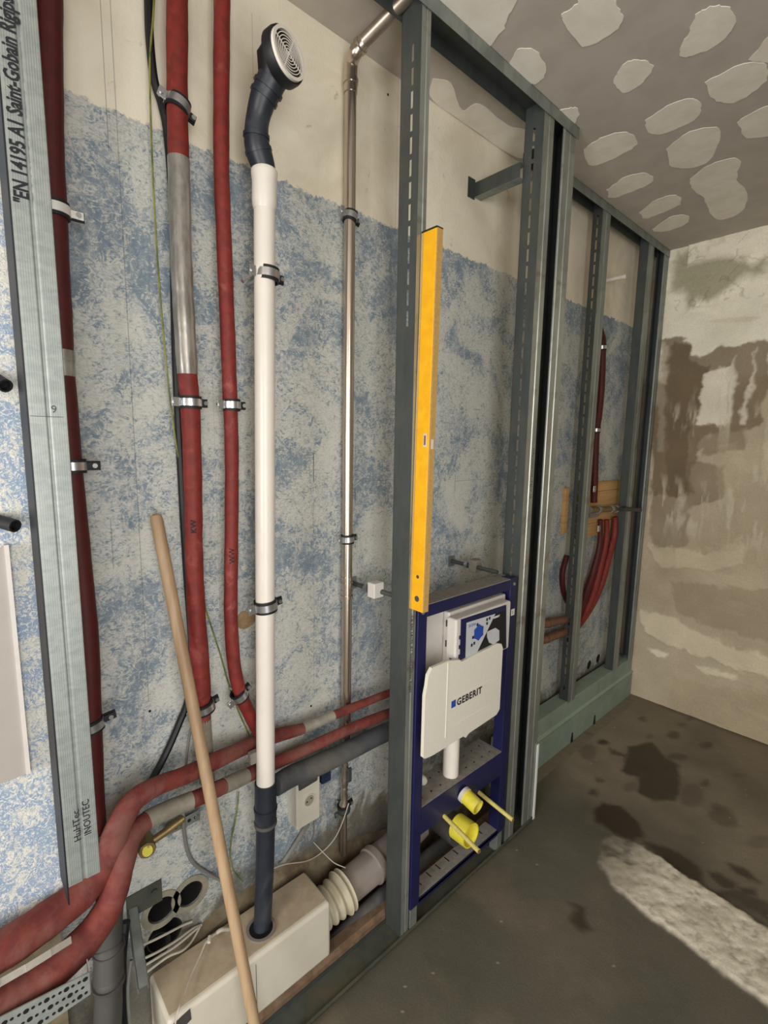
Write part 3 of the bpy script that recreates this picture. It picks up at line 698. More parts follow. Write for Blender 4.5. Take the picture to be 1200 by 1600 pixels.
def onc(pts, x): return [(x,)+tuple(P(a_, b_, x=x)[1:]) for a_, b_ in pts]
xx = XC+.0032
MB().prism(onc([(729, 973), (789, 954), (789, 1012), (727, 1034)], xx), (1, 0, 0), .0006).build('printed_card', 'card_black', sh)
xx += .0008
MB().prism(onc([(729, 973), (774, 959), (743, 1024), (727, 1032)], xx), (1, 0, 0), .0004).build('card_panel', 'card_grey', sh)
xx += .0006
q = P(732, 981, x=xx); text('SIGMA', .014, (xx, q[1], q[2]), (0, 1, 0), (0, 0, 1), 'ink_blue', sh, extrude=.0002)
q = P(748, 988, x=xx)
MB().prism([(xx, q[1]+.030*cos(t)*(1 if i % 2 else .82), q[2]+.030*sin(t)*(1 if i % 2 else .82)) for i, t in enumerate(np.linspace(0, 2*pi, 13)[:-1])], (1, 0, 0), .0005).build('printed_shape', 'ink_blue', sh)
dd = MB()
for a_, b_ in [(746, 976), (739, 996), (741, 1005), (737, 1008), (761, 968), (761, 974), (765, 966)]:
    q = P(a_, b_, x=xx); dd.box((xx, q[1]-.0045, q[2]-.005), (xx+.0005, q[1]+.0045, q[2]+.005))
dd.build('printed_mark', 'ink', sh)['kind'] = 'stuff'
MB().prism(onc([(761, 987), (774, 981), (780, 985), (780, 1000), (771, 1007), (764, 1004), (761, 995)], xx), (1, 0, 0), .0005).build('printed_shape', 'card_grey', sh)
q = P(771, 967, x=xx); text('GEBERIT', .010, (xx, q[1], q[2]), (0, 1, 0), (0, 0, 1), 'ink_white', sh, extrude=.0002, thick=.0002)
# ivory front board leaning in the frame
XV0 = .318
cvpts = [(XV0,)+tuple(P(a, b, x=XV0+.012)[1:]) for a, b in
         [(667, 1072), (669, 1056), (675, 1044), (700, 1033), (719, 1031), (722, 1034), (777, 1006), (784, 1006), (786, 1012),
          (781, 1108), (776, 1117), (733, 1146), (728, 1153), (724, 1151), (676, 1181), (664, 1186), (661, 1184), (664, 1088)]]
cv = MB().prism(cvpts, (1, 0, 0), .012).build('front_board', 'foam', wc, bev=.0015)
ml = [P(700, 1036, x=XV0+.012), P(695, 1153, x=XV0+.012)]
MB().box((XV0+.0121, ml[0][1]-.0015, ml[1][2]), (XV0+.0133, ml[0][1]+.0015, ml[0][2])).build('moulded_line', 'foam_print', cv)
MB().box((XV0+.0121, 1.18, .735), (XV0+.0124, 1.39, .7365)).box((XV0+.0121, 1.18, .83), (XV0+.0124, 1.39, .8315)).build('moulded_line', 'foam_print', cv)
gl = P(705, 1107, x=XV0+.012)
MB().box((XV0+.0121, gl[1], gl[2]), (XV0+.0126, gl[1]+.022, gl[2]+.024)).build('logo_square', 'ink_blue', cv)
text('GEBERIT', .0335, (XV0+.0125, gl[1]+.027, gl[2]-.001), (0, 1, 0), (0, 0, 1), 'ink', cv, thick=.0010, sx=.98, space=1.12)
MB().tube([(.235, 1.298, .62), (.235, 1.298, .455)], .029, 24).build('flush_pipe', 'white_pipe', wc, smooth=True)
MB().tube(smooth_path([(.20, 1.105, .475), (.20, 1.15, .478), (.2, 1.18, .47), (.2, 1.19, .458)]), .016, 14).build('overflow_elbow', 'white_pipe', wc, smooth=True)
# drain and flush connections
db = MB().tube([(.12, 1.33, .215), (.262, 1.33, .215)], .052, 28).build('drain_bend', 'grey_dark', wc, smooth=True)
def alongx(p0, p1, x0):
    a = P(*p0, x=x0); best = min((abs(P(*p1, x=x)[1]-a[1])+abs(P(*p1, x=x)[2]-a[2]), x) for x in np.linspace(x0+.01, x0+.35, 100))
    return Vector(a), Vector(P(*p1, x=best[1]))
da, db_ = alongx((714, 1290), (736, 1306), X1-.01)
ring = thing('protective_ring', 'large lemon yellow round protective cap on the drain outlet of the frame', 'cap', tuple(da))
MB().pipe(da, db_, .044, .039, 28).build('sleeve', 'lemon', ring, smooth=True)
m_ = da.lerp(db_, .35); MB().tube([m_, m_+(db_-da).normalized()*.004], .0385, 28).build('membrane', 'lemon', ring)
fa, fb = alongx((724, 1240), (747, 1262), X1+.002)
fc = thing('protective_tube', 'small lemon yellow tube cap on the flush inlet, above the drain cap', 'cap', tuple(fa))
MB().pipe(fa, fb, .0265, .0215, 24).build('sleeve', 'lemon', fc, smooth=True)
MB().tube([fa, fa+(fb-fa).normalized()*.014], .029, 24).build('collar', 'cistern', fc, smooth=True)
m_ = fa.lerp(fb, .4); MB().tube([m_, m_+(fb-fa).normalized()*.004], .021, 24).build('membrane', 'lemon', fc)
for (p0, p1, lab) in [((694, 1275), (748, 1330), 'pale yellow sleeved rod crossing in front of the drain cap'), ((748, 1238), (801, 1281), 'pale yellow sleeved rod right of the flush cap, by the slotted stud')]:
    a, b = alongx(p0, p1, X1+.001)
    r_ = thing('threaded_rod', lab, 'rod', tuple(a), 'yellow sleeved rods of the toilet frame')
    MB().tube([tuple(a), tuple(b)], .0075, 12).build('sleeve', 'rod', r_, smooth=True)
    d = Vector(b)-Vector(a); MB().tube([Vector(b), Vector(b)+d.normalized()*.004], .0055, 12).build('rod_end', 'brass', r_)
# wall anchors of the frame
for i, (y, z, lab, dz) in enumerate([(1.02, 1.175, 'zinc wall anchor with clamp left of the tall stud', 0), (1.56, 1.172, 'zinc wall anchor above the right corner of the toilet frame', 0)]):
    t = thing('wall_anchor', lab, 'wall anchor', (.0, y, z), 'anchors tying the toilet frame to the wall')
    yy = y-.005 if i == 0 else y-.02
    MB().box((.0, yy-.02, z-.022), (.004, yy+.02, z+.022)).build('wall_plate', 'galv_far', t)
    MB().tube([(.003, yy, z), (.23, yy, z)] if i else [(.003, yy, z), (.198, yy+.03, z-.005)], .008, 12).build('rod', 'galv_web', t, smooth=True)
    MB().box((.10, yy-.012, z-.022), (.135, yy+.03, z+.028)).build('clamp_block', 'cistern' if i == 0 else 'dust', t, bev=.003)
    MB().tube([(.075, yy, z), (.088, yy, z)], .014, 6).build('nut', 'zinc', t)

# ================================================================== SPIRIT LEVEL
lv = thing('spirit_level', 'long yellow spirit level standing upright on the toilet frame against the tall stud', 'spirit level', (.3, 1.035, 1.16))
LX0, LX1 = .2765, .332; A = Vector((0, 1.019, 1.158)); B = Vector((0, 1.034, 2.222))
def lpt(x, dy, t): p = A.lerp(B, t); return (x, p.y+dy, p.z)
def lbox(x0, x1, d0, d1, t0=0, t1=1):
    v = [lpt(x0, d0, t0), lpt(x1, d0, t0), lpt(x1, d1, t0), lpt(x0, d1, t0), lpt(x0, d0, t1), lpt(x1, d0, t1), lpt(x1, d1, t1), lpt(x0, d1, t1)]
    return MB().add(v, [(0,3,2,1),(4,5,6,7),(0,1,5,4),(1,2,6,5),(2,3,7,6),(3,0,4,7)])
lbox(LX0+.008, LX1-.001, 0, .024).build('body', 'yellow', lv, bev=.001)
lbox(LX0, LX0+.008, .001, .024).build('measuring_edge', 'level_edge', lv)
lbox(LX1-.001, LX1+.002, .0015, .0235).build('measuring_edge', 'level_edge', lv)
rr = MB()
for k in range(180):
    v = lbox(LX1+.002, LX1+.0028, .004, .009, .02+k*.0053, .0222+k*.0053); rr.add(v.v, v.f)
rr.build('knurled_rib', 'level_edge', lv)['kind'] = 'stuff'
lbox(LX0, LX1+.001, -.0008, .0245, 1, 1.004).build('end_cap', 'rubber', lv); 
vi = lbox(LX1-.020, LX1-.008, -.001, .001, .455, .490).build('vial_window', 'cistern', lv)
lbox(LX1-.017, LX1-.011, -.0018, -.0008, .460, .485).build('vial', 'copper', vi)
lbox(LX1+.001, LX1+.0032, .008, .017, .450, .475).build('vial_window', 'cistern', lv)
for t0, r_ in [(.035, .009), (.098, .0055)]:
    p = lpt((LX0+LX1)/2+.004, 0, t0)
    MB().tube([(p[0], p[1]-.0006, p[2]), (p[0], p[1]+.002, p[2])], r_, 16).build('hanging_hole', 'grey_dark', lv)

# ================================================================== PIPES
def clamp(px, py, x, r, label, m='zinc', lining=True, tilt=0, wing=.026, strip=.017, stub=True, centre=None, flip=1, screw=False):
    c = Vector(centre) if centre is not None else Vector(P(px, py, x=x))
    t = thing('pipe_clamp', label, 'pipe clamp', tuple(c), 'pipe clamps on the wall')
    ax = Vector((0, sin(tilt), cos(tilt))); side = Vector((0, cos(tilt), -sin(tilt)))
    h = ax*strip/2
    MB().pipe(c-h, c+h, r+.0055, r+.0035, 28).build('band', m, t, smooth=True)
    if lining: MB().pipe(c-h*1.75, c+h*1.75, r+.0040, r+.0002, 28).build('rubber_lining', 'rubber', t, smooth=True)
    for s in (-1, 1):
        a = c+side*s*(r+.002)+Vector((.002, 0, 0)); b = a+side*s*wing*(.75 if s > 0 else .9)
        e = MB(); n = Vector((1, 0, 0))
        hh_ = h*(.9 if s > 0 else 1.25); e.prism([a-hh_, b-hh_, b+hh_, a+hh_], n, .0035)
        e.build('ear', m, t, bev=.0008) if s < 0 or m == 'clip_white' else e.build('ear', 'rubber', t, bev=.0008)
        e2 = MB().prism([a-h*1.2-n*.006, b+side*s*.002-h*1.2-n*.006, b+side*s*.002+h*1.2-n*.006, a+h*1.2-n*.006], n, .004).build('rubber_tab', 'rubber', t) if s > 0 else None
        q = (a+b)/2+side*s*.003
        MB().tube([q-n*.010, q+n*.007], .0052, 10).build('screw', 'zinc', t, smooth=True)
    if stub:
        MB().tube([c-Vector((r+.004, 0, 0)), Vector((.001, c.y, c.z))], .005, 10).build('stem', 'zinc', t, smooth=True)
    if screw:
        q = c+side*-(r+.006); MB().tube([q, q+Vector((.0, -.03, -.028))], .003, 8).tube([q+Vector((0, -.03, -.028)), q+Vector((0, -.034, -.031))], .0055, 8).build('loose_screw', 'zinc', t, smooth=True)
    return t

def redpipe(name, specs, m, label, cat='pipe', group='red insulated pipes', tapes=(), wob=.02, tm='tape', step=8):
    pts, rs = path(specs, step)
    o = MB().tube(pts, wobble(rs, wob), 20).build(name, m, None, smooth=True); tag(o, label, cat, group)
    for (i0, i1, ex, nm) in tapes:
        a = int(i0*step); b = int(i1*step)
        MB().tube(pts[a:b+1], [r*1.0+ex for r in wobble(rs, wob)[a:b+1]], 20).build(nm, tm, o, smooth=True)
    return o, pts, rs

# red pipe in the chase, far left, its shade put into the colour
XA = .062
p1, pts1, rs1 = redpipe('insulated_pipe', [(75, -40, XA, .0225), (77, 0, XA, .0225), (79, 200, XA, .0225), (88, 400, XA, .0225), (96, 547, XA, .0225), (98, 588, XA, .0225), (117, 800, XA, .0225), (137, 1000, XA, .022), (145, 1200, XA, .022), (150, 1300, XA, .022)],
        'red_dark', 'shaded red insulated pipe behind the hanging knurled stud', tapes=[(4, 5, .0012, 'tape_band')])
t = clamp(85, 328, XA, .0225, 'pale clamp with square plate on the upper part of the shaded red pipe', m='clip_white', wing=.034)
clamp(113, 728, XA, .0225, 'clamp at mid height on the shaded red pipe', wing=.036)
clamp(142, 1132, XA, .0222, 'lowest clamp on the shaded red pipe', tilt=-.15, wing=.036)

# red pipe marked KW
p2, pts2, rs2 = redpipe('insulated_pipe', [(277, -40, XA, .0225), (277, 0, XA, .0225), (277, 150, XA, .0225), (279, 248, XA, .0225), (283, 400, XA, .0225), (288, 500, XA, .0225), (293, 585, XA, .0225), (298, 650, XA, .0225), (302, 780, XA, .0215), (303, 860, XA, .0215), (307, 960, XA, .0225), (314, 1060, XA, .0235), (318, 1135, .05, .0195), (324, 1220, .025, .0185)],
        'red', 'red insulated pipe lettered KW, with a long silver taped length above', tapes=[(3, 6, .0016, 'silver_tape')], step=10)
mb = MB().tube(pts2[118:131], .0205, 18).build('tape_band', 'tape_dust', p2, smooth=True)
def vtext(body, px, py, x, r, par, size=.022):
    c = Vector(P(px, py, x=x)); n = Vector((CAM[0]-c.x, CAM[1]-c.y, 0)).normalized(); side = Vector((0, 0, 1)).cross(n)
    return text(body, size, c+n*(r+.0008)-Vector((0, 0, .018))+side*size*.35, (0, 0, 1), -side, 'ink', par, sx=1.0, thick=0, extrude=.0008, name='handwriting')
vtext('KW', 302, 820, XA, .0215, p2, .02)
clamp(277, 166, XA, .0225, 'shiny clamp on the KW pipe just below the ceiling', tilt=.35, wing=.022)
clamp(297, 629, XA, .0228, 'clamp on the KW pipe below its silver tape', wing=.022)
clamp(318, 1104, XA, .0235, 'clamp on the KW pipe behind the wooden pole', tilt=-.25, wing=.022)

# red pipe marked WW, bending into the run to the right
p3, pts3, rs3 = redpipe('insulated_pipe', [(346, -40, XA, .0185), (347, 0, XA, .0185), (346, 120, XA, .0185), (346, 260, XA, .0182), (349, 350, XA, .0182), (355, 500, XA, .0182), (359, 610, XA, .0182), (362, 700, XA, .0175), (362, 800, XA, .0175), (361, 900, XA, .0178), (361, 970, XA, .018), (366, 1040, XA, .018), (376, 1085, XA, .018), (392, 1120, .055, .018), (407, 1148, .048, .018)],
        'red', 'thinner red insulated pipe lettered WW, bending right at its foot')
vtext('WW', 362, 868, XA, .0175, p3, .02)
clamp(362, 633, XA, .0180, 'clamp on the WW pipe at mid height', wing=.022)
clamp(374, 1086, XA, .0182, 'tilted clamp at the bend of the WW pipe', tilt=-.55, wing=.022)

# upper run: from behind the tall stud, down-left past the chase
pA, ptsA, rsA = redpipe('insulated_pipe', [(640, 1070, .075, .013), (590, 1090, .075, .0135), (545, 1108, .072, .0145), (500, 1127, .06, .015), (474, 1138, .052, .0165), (430, 1150, .046, .021), (395, 1162, .046, .021), (340, 1187, .078, .0225), (290, 1211, .085, .0225), (250, 1226, .09, .023), (210, 1250, .10, .026), (186, 1290, .11, .029), (168, 1340, .125, .031), (130, 1392, .145, .034), (75, 1436, .165, .036), (20, 1474, .18, .037), (-40, 1508, .19, .037)],
        'red_dusty', 'upper dusty red pipe run sloping along the wall, then down to the lower left corner', tapes=[(2.5, 4, .0012, 'tape_band')], tm='tape_dust', wob=.015)
pB, ptsB, rsB = redpipe('insulated_pipe', [(640, 1102, .085, .016), (560, 1133, .083, .017), (490, 1165, .065, .018), (430, 1192, .05, .0195), (385, 1212, .06, .0205), (350, 1228, .085, .0205), (310, 1246, .088, .021), (265, 1264, .092, .021), (230, 1282, .10, .022), (205, 1308, .115, .025), (190, 1352, .145, .028), (172, 1412, .17, .030), (140, 1462, .185, .033), (88, 1512, .205, .035), (20, 1560, .218, .035), (-40, 1592, .225, .035)],
        'red_dusty', 'lower dusty red pipe run with grey tape bands, under the upper run', tapes=[(4, 5, .0012, 'tape_band'), (6.3, 8, .0012, 'tape_band')], tm='tape_dust', wob=.015)
# silver strip lying between the two runs in the corner
ss = [(112, 1470, .215), (80, 1490, .228), (40, 1515, .238), (0, 1538, .245), (-30, 1556, .248)]
q = [Vector(P(a, b, x=x)) for a, b, x in ss]; mb = MB(); 
for i in range(len(q)-1):
    mb.add([q[i]-Vector((0, 0, .006)), q[i+1]-Vector((0, 0, .006)), q[i+1]+Vector((-.006, 0, .006)), q[i]+Vector((-.006, 0, .006))], [(0, 1, 2, 3)])
o = mb.build('silver_tape', 'tape_pale', pB); sd = o.modifiers.new('s', 'SOLIDIFY'); sd.thickness = .0015

# slate insulated pipe C under them
def plain(name, specs, m, label, cat, group=None, seg=20, step=8, wob=0):
    pts, rs = path(specs, step); o = MB().tube(pts, wobble(rs, wob), seg).build(name, m, None, smooth=True); tag(o, label, cat, group); return o
pc = plain('drain_pipe', [(640, 1128, .085, .031), (590, 1150, .085, .031), (540, 1175, .085, .0315), (490, 1198, .085, .032), (455, 1213, .09, .031), (430, 1228, .105, .029)],
           'black_dusty', 'dusty slate horizontal drain pipe under the red runs, right of the white pipe', 'pipe')

# white vertical pipe
wp = thing('vent_pipe', 'tall white plastic pipe with slate elbows and a round grille on top', 'pipe', tuple(P(415, 1450, x=.11)))
pw = [Vector(P(413, 290, x=.11)), Vector(P(415, 1226, x=.11))]
MB().tube(pw, .0258, 32).build('tube', 'white_pipe', wp, smooth=True)
c0 = Vector(P(413, 266, x=.11)); c1 = Vector(P(413, 285, x=.11)); c2 = Vector(P(413, 320, x=.11))
MB().tube([c0, c0+(c1-c0)*.15, c0+(c1-c0)*.4, c1, c2, c2+(c2-c1)*.25], [.0300, .0322, .0322, .0298, .0298, .0262], 32).build('socket', 'white_pipe', wp, smooth=True)
# slate lower stretch into the tank
lp, lr = path([(415, 1222, .11, .0310), (415, 1240, .11, .0310), (415, 1276, .11, .0310), (415, 1280, .11, .0275), (414, 1350, .112, .0265), (411, 1425, .118, .0255), (409, 1453, .124, .0255), (408, 1475, .126, .0255)], 6)
MB().tube(lp, lr, 28).build('lower_tube', 'black_pipe', wp, smooth=True)
q = Vector(P(415, 1262, x=.11)); MB().pipe(q-Vector((0, 0, .004)), q+Vector((0, 0, .004)), .0335, .030, 28).build('bead', 'black_pipe', wp, smooth=True)
q = Vector(P(415, 1284, x=.11)); MB().pipe(q-Vector((0, 0, .006)), q+Vector((0, 0, .004)), .0325, .026, 28).build('bead', 'black_dusty', wp, smooth=True)
# upper elbows
Z_ = Vector((0, 0, 1))
e0 = Vector(P(413, 275, x=.08)); gc = Vector(P(451, 84, x=.205))
vr = (gc-Vector(CAM)).normalized()
gn = (-vr*cos(radians(50))+(Vector(RT)*.83+Vector(UP)*.56)*sin(radians(50))).normalized()
back = gc-gn*.045
up = [(413, 290, .11, .0270), (413, 272, .11, .0270), (411, 260, .11, .0290), (405, 240, .11, .0310), (401, 222, .112, .0295), (401, 200, .116, .0275), (404, 180, .122, .0275), (411, 155, .136, .030), (419, 138, .148, .032), (428, 118, .162, .033)]
pts, rs = path(up, 5)
MB().tube(pts, rs, 28).build('elbow', 'black_pipe', wp, smooth=True)
for i, rr_ in ((16, .0325), (22, .0310), (36, .0335), (40, .0355)):
    d = (pts[i+1]-pts[i]).normalized(); MB().pipe(pts[i]-d*.004, pts[i]+d*.004, rr_, rr_-.006, 28).build('bead', 'black_pipe', wp, smooth=True)
# tapered neck to the grille housing
MB().tube([pts[-3], pts[-1], back, gc-gn*.03, gc-gn*.028, gc-gn*.012, gc-gn*.004], [.033, .036, .042, .047, .0565, .057, .055], 36).build('grille_housing', 'black', wp, smooth=True)
gr_ = MB().pipe(gc-gn*.004, gc+gn*.003, .0510, .0440, 40).build('grille_rim', 'white_pipe', wp, smooth=True)
gm = MB()
for r_ in (.0385, .0325, .0265, .0205, .0145, .009): gm.pipe(gc+gn*.0005, gc+gn*.002, r_+.0009, r_-.0009, 32)
u = gn.orthogonal().normalized(); v = gn.cross(u)
for k in range(2):
    t_ = radians(20+90*k); d = u*cos(t_)+v*sin(t_); s_ = gn.cross(d)
    gm.prism([gc+d*.044+s_*.0011, gc-d*.044+s_*.0011, gc-d*.044-s_*.0011, gc+d*.044-s_*.0011], gn, .0018)
gm.tube([gc-gn*.002, gc+gn*.0022], .004, 16)
gm.build('grille', 'white_pipe', wp)
clamp(417, 430, .11, .0265, 'upper clamp with rubber lining and loose screw on the white pipe', tilt=.06, wing=.024, screw=True, strip=.019)
clamp(415, 946, .11, .0265, 'lower clamp with rubber lining on the white pipe', tilt=-.1, wing=.028, strip=.019)

# stainless pipe
sp = thing('steel_pipe', 'shiny stainless steel vertical pipe bending outward under the ceiling', 'pipe', tuple(P(540, 1200, x=.05)))
top = Vector(P(548, 140, x=.035)); bot = Vector(P(540, 1185, x=.035))
MB().tube([top, bot], [.0172, .0172], 28).build('tube', 'steel', sp, smooth=True)
eA = Vector(P(548, 128, x=.035)); eM = Vector(P(549, 98, x=.038)); eB = Vector(P(563, 72, x=.075))
ub = Vector(P(640, -8, x=.235))
MB().tube(smooth_path([top-Z_*.01, eA, Vector(P(548, 112, x=.035)), eM, Vector(P(554, 84, x=.06)), eB, Vector(P(569, 64, x=.085))], 6), .0195, 28).build('elbow', 'steel', sp, smooth=True)
MB().tube([eB, Vector(P(567, 66, x=.083)), ub, ub+(ub-eB)*.1], [.0175, .0175, .0175, .0175], 28).build('branch_tube', 'steel_dull', sp, smooth=True)
for q, d in ((Vector(P(548, 128, x=.035)), Z_), (eB, (ub-eB).normalized())):
    MB().pipe(q-d*.006, q+d*.006, .0222, .017, 28).build('press_ring', 'steel', sp, smooth=True)
for py in (903, 912, 924, 932):
    q = Vector(P(542, py, x=.035)); MB().pipe(q-Z_*.005, q+Z_*.005, .0205 if py in (903, 932) else .0192, .0165, 28).build('press_ring', 'steel', sp, smooth=True)
clamp(547, 339, .035, .0175, 'upper clamp on the shiny steel pipe', tilt=.2, wing=.022)
clamp(543, 842, .035, .0175, 'middle clamp on the shiny steel pipe', tilt=-.05, wing=.022)
# lower valve assembly
vv = thing('shutoff_valve', 'slim steel valve with unions under the slate drain pipe, left of the tall stud', 'valve', tuple(P(538, 1330, x=.04)))
cur = [(539, 1188, .010), (539, 1200, .013), (539, 1205, .009), (538, 1216, .014), (538, 1226, .014), (538, 1229, .010), (538, 1234, .013), (538, 1238, .010), (538, 1243, .013), (538, 1250, .012), (537, 1256, .017), (537, 1268, .017), (537, 1272, .012), (537, 1335, .012)]
pts = [Vector(P(a, b, x=.045)) for a, b, r in cur]
MB().tube(pts, [c[2] for c in cur], 16).build('valve_body', 'steel', vv, smooth=True)
q = Vector(P(546, 1205, x=.06)); MB().box(q-Vector((.004, .008, .04)), q+Vector((.004, .008, .012))).build('lever', 'galv_web', vv, bev=.002)
clamp(537, 1262, .045, .0172, 'dark clamp around the lower steel valve', wing=.026, m='galv_web', tilt=-.2)

# ================================================================== CABLES
def cable(specs, m, label, name='cable', cat='cable', group=None, r=None):
    return plain(name, [(a, b, x, r) for a, b, x in specs], m, label, cat, group, 8)
cable([(231, -40, .02), (232, 0, .02), (234, 60, .02), (241, 125, .02), (253, 165, .018), (262, 215, .015), (270, 330, .013), (273, 500, .013), (276, 600, .013), (284, 760, .013), (292, 900, .013), (300, 1020, .013), (294, 1090, .014), (280, 1130, .015), (258, 1180, .016), (232, 1228, .018), (200, 1285, .02), (180, 1330, .04), (168, 1380, .05), (160, 1450, .05)], 'black', 'thick black cable running down behind the KW pipe to the lower left', 'cable', r=.0095)
cable([(242, -20, .035), (239, 30, .035), (234, 100, .035), (236, 200, .035), (240, 300, .035), (247, 420, .035), (256, 530, .035), (263, 600, .035), (273, 680, .03), (281, 730, .012), (288, 800, .004), (300, 880, .004), (318, 940, .004), (332, 985, .006), (345, 1025, .006), (357, 1068, .006), (372, 1110, .004), (390, 1150, .004)], 'wire_green', 'thin green and yellow earth wire hanging left of the KW pipe', 'earth_wire', 'wire', r=.0022)
cable([(302, 1080, .01), (301, 1130, .01), (296, 1150, .01), (291, 1190, .012), (290, 1215, .012)], 'wire_grey', 'short grey cable below the clamp behind the wooden pole', r=.0035)
cable([(286, 1262, .05), (287, 1290, .04), (292, 1325, .02), (302, 1348, .01), (322, 1363, .006), (345, 1376, .02)], 'wire_grey', 'grey cable curving down to the white tank, left of the pole', r=.0052)
cable([(373, 1238, .02), (370, 1270, .015), (362, 1310, .01), (360, 1340, .01), (366, 1362, .01), (380, 1378, .02)], 'wire_green', 'thin green wire hanging just right of the wooden pole', 'earth_wire', 'wire', r=.002)
cable([(545, 1255, .07), (535, 1285, .06), (523, 1310, .04), (505, 1330, .02), (480, 1345, .02), (440, 1352, .02), (400, 1372, .03)], 'wire_white', 'thin pale wire running from the valve over to the tank', 'cable', r=.0016)
cable([(490, 1316, .012), (505, 1332, .03), (522, 1348, .06), (540, 1356, .10)], 'wire_white', 'thin pale wire crossing over the cream bellows', 'cable', r=.0016)
cable([(481, 1286, .02), (474, 1298, .012), (462, 1318, .01), (446, 1342, .008), (436, 1352, .008)], 'wire_grey', 'thick grey cable leaving the socket downward', r=.0075)
cable([(490, 1278, .012), (491, 1300, .008), (487, 1315, .008)], 'wire_grey', 'thin loose wire ends under the socket', r=.0018)
for i, sp_ in enumerate([[(215, 1480, .03), (238, 1470, .03), (262, 1458, .025), (285, 1446, .01), (300, 1440, .006)],
           [(215, 1502, .04), (245, 1488, .04), (275, 1470, .03), (300, 1452, .012), (315, 1445, .008)],
           [(216, 1515, .05), (245, 1497, .05), (275, 1478, .04), (303, 1455, .02), (312, 1448, .01), (300, 1470, .03), (285, 1485, .05), (262, 1495, .055), (228, 1520, .055)]]):
    cable(sp_, 'wire_white', ['uppermost pale cable crossing the dark wall opening', 'middle pale cable crossing the dark wall opening', 'looped pale cable below the dark wall opening, above the tank'][i], r=.0032, group='pale cables by the wall opening')
cc = cable([(365, 1452, .07), (348, 1452, .068), (338, 1458, .066)], 'wire_white', 'thin white cable with a small plug lying across the tank top', r=.0055)
pts, rs = path([(338, 1458, .066, .003), (330, 1464, .07, .003), (322, 1472, .08, .0022), (312, 1495, .10, .0018), (300, 1522, .13, .0018), (288, 1555, .17, .0018), (278, 1580, .197, .0018), (272, 1612, .2, .0018)])
MB().tube(pts, rs, 8).build('lead', 'wire_white', cc, smooth=True)
q = Vector(P(327, 1468, x=.076)); MB().tube([q+Vector((-.006, .004, .002)), q+Vector((.007, -.005, 0))], .0055, 10).build('plug', 'socket', cc)

# ================================================================== LOWER LEFT CLUTTER
# drain cock with yellow centre
dc = thing('drain_cock', 'small brass drain cock with a bright yellow plug under the red runs', 'tap', tuple(P(232, 1325, x=.06)))
q = Vector(P(232, 1323, x=.06)); MB().tube([q-Vector((.03, 0, 0)), q+Vector((.012, -.006, 0))], .021, 8).build('body', 'brass', dc, bev=.001)
n = (Vector(CAM)-q).normalized(); MB().tube([q+Vector((.012, -.006, 0)), q+Vector((.012, -.006, 0))+n*.009], .0125, 18).build('plug', 'lemon', dc, bev=.001)
MB().tube([q+n*.016, q+n*.020], .003, 10).build('plug_hole', 'brass', dc)
MB().tube([q-Vector((.01, 0, 0)), Vector(P(258, 1300, x=.05)), Vector(P(287, 1278, x=.05))], .010, 14).build('spout', 'brass', dc, smooth=True)
pl = thing('perforated_strap', 'galvanised strap with holes fixed below the lower red run', 'strap', tuple(P(285, 1285, x=.02)))
a, b = Vector(P(255, 1302, x=.022)), Vector(P(312, 1272, x=.022)); MB().prism([a+Z_*.012, b+Z_*.016, b-Z_*.016, a-Z_*.012], (1, 0, 0), .003).build('strap', 'galv_far', pl, bev=.002)
hh = MB()
for k in range(5):
    c = a.lerp(b, .15+k*.18)+Vector((.003, 0, 0)); hh.tube([c, c+Vector((.0008, 0, 0))], .005, 12)
hh.build('punched_hole', 'black', pl)['kind'] = 'stuff'
c = a.lerp(b, .9)+Vector((.003, 0, 0)); MB().tube([c, c+Vector((.005, 0, 0))], .006, 6).build('bolt', 'zinc', pl)

# projecting U channel bracket
ub0 = Vector(P(207, 1422, x=.002)); ue = Vector(P(224, 1545, x=.17)); y0, z0 = ub0.y, ub0.z
bk = thing('wall_bracket', 'grey metal channel bracket sticking out of the wall left of the tank', 'bracket', (0, y0, z0))
ud = ue-ub0; L_ = ud.length; ud.normalize(); sd_ = Vector((0, 1, 0)); sd_ = (sd_-ud*sd_.dot(ud)).normalized(); nn_ = ud.cross(sd_)
nn_ = nn_ if nn_.z > 0 else -nn_
chn = MB()
for (s0, s1_, n0, n1) in ((-.012, .012, .008, .010), (-.012, -.010, -.012, .010), (.010, .012, -.012, .010)):
    base = [ub0+sd_*s0+nn_*n0, ub0+sd_*s1_+nn_*n0, ub0+sd_*s1_+nn_*n1, ub0+sd_*s0+nn_*n1]
    chn.prism(base, ud, L_)
chn.build('channel', 'galv_far', bk)
MB().box((.001, y0-.014, z0-.02), (.004, y0+.075, z0+.045)).build('wall_flange', 'track_dirty', bk)
q = Vector((.004, y0+.055, z0+.02)); MB().tube([q, q+Vector((.005, 0, 0))], .009, 6).build('bolt', 'galv_web', bk)

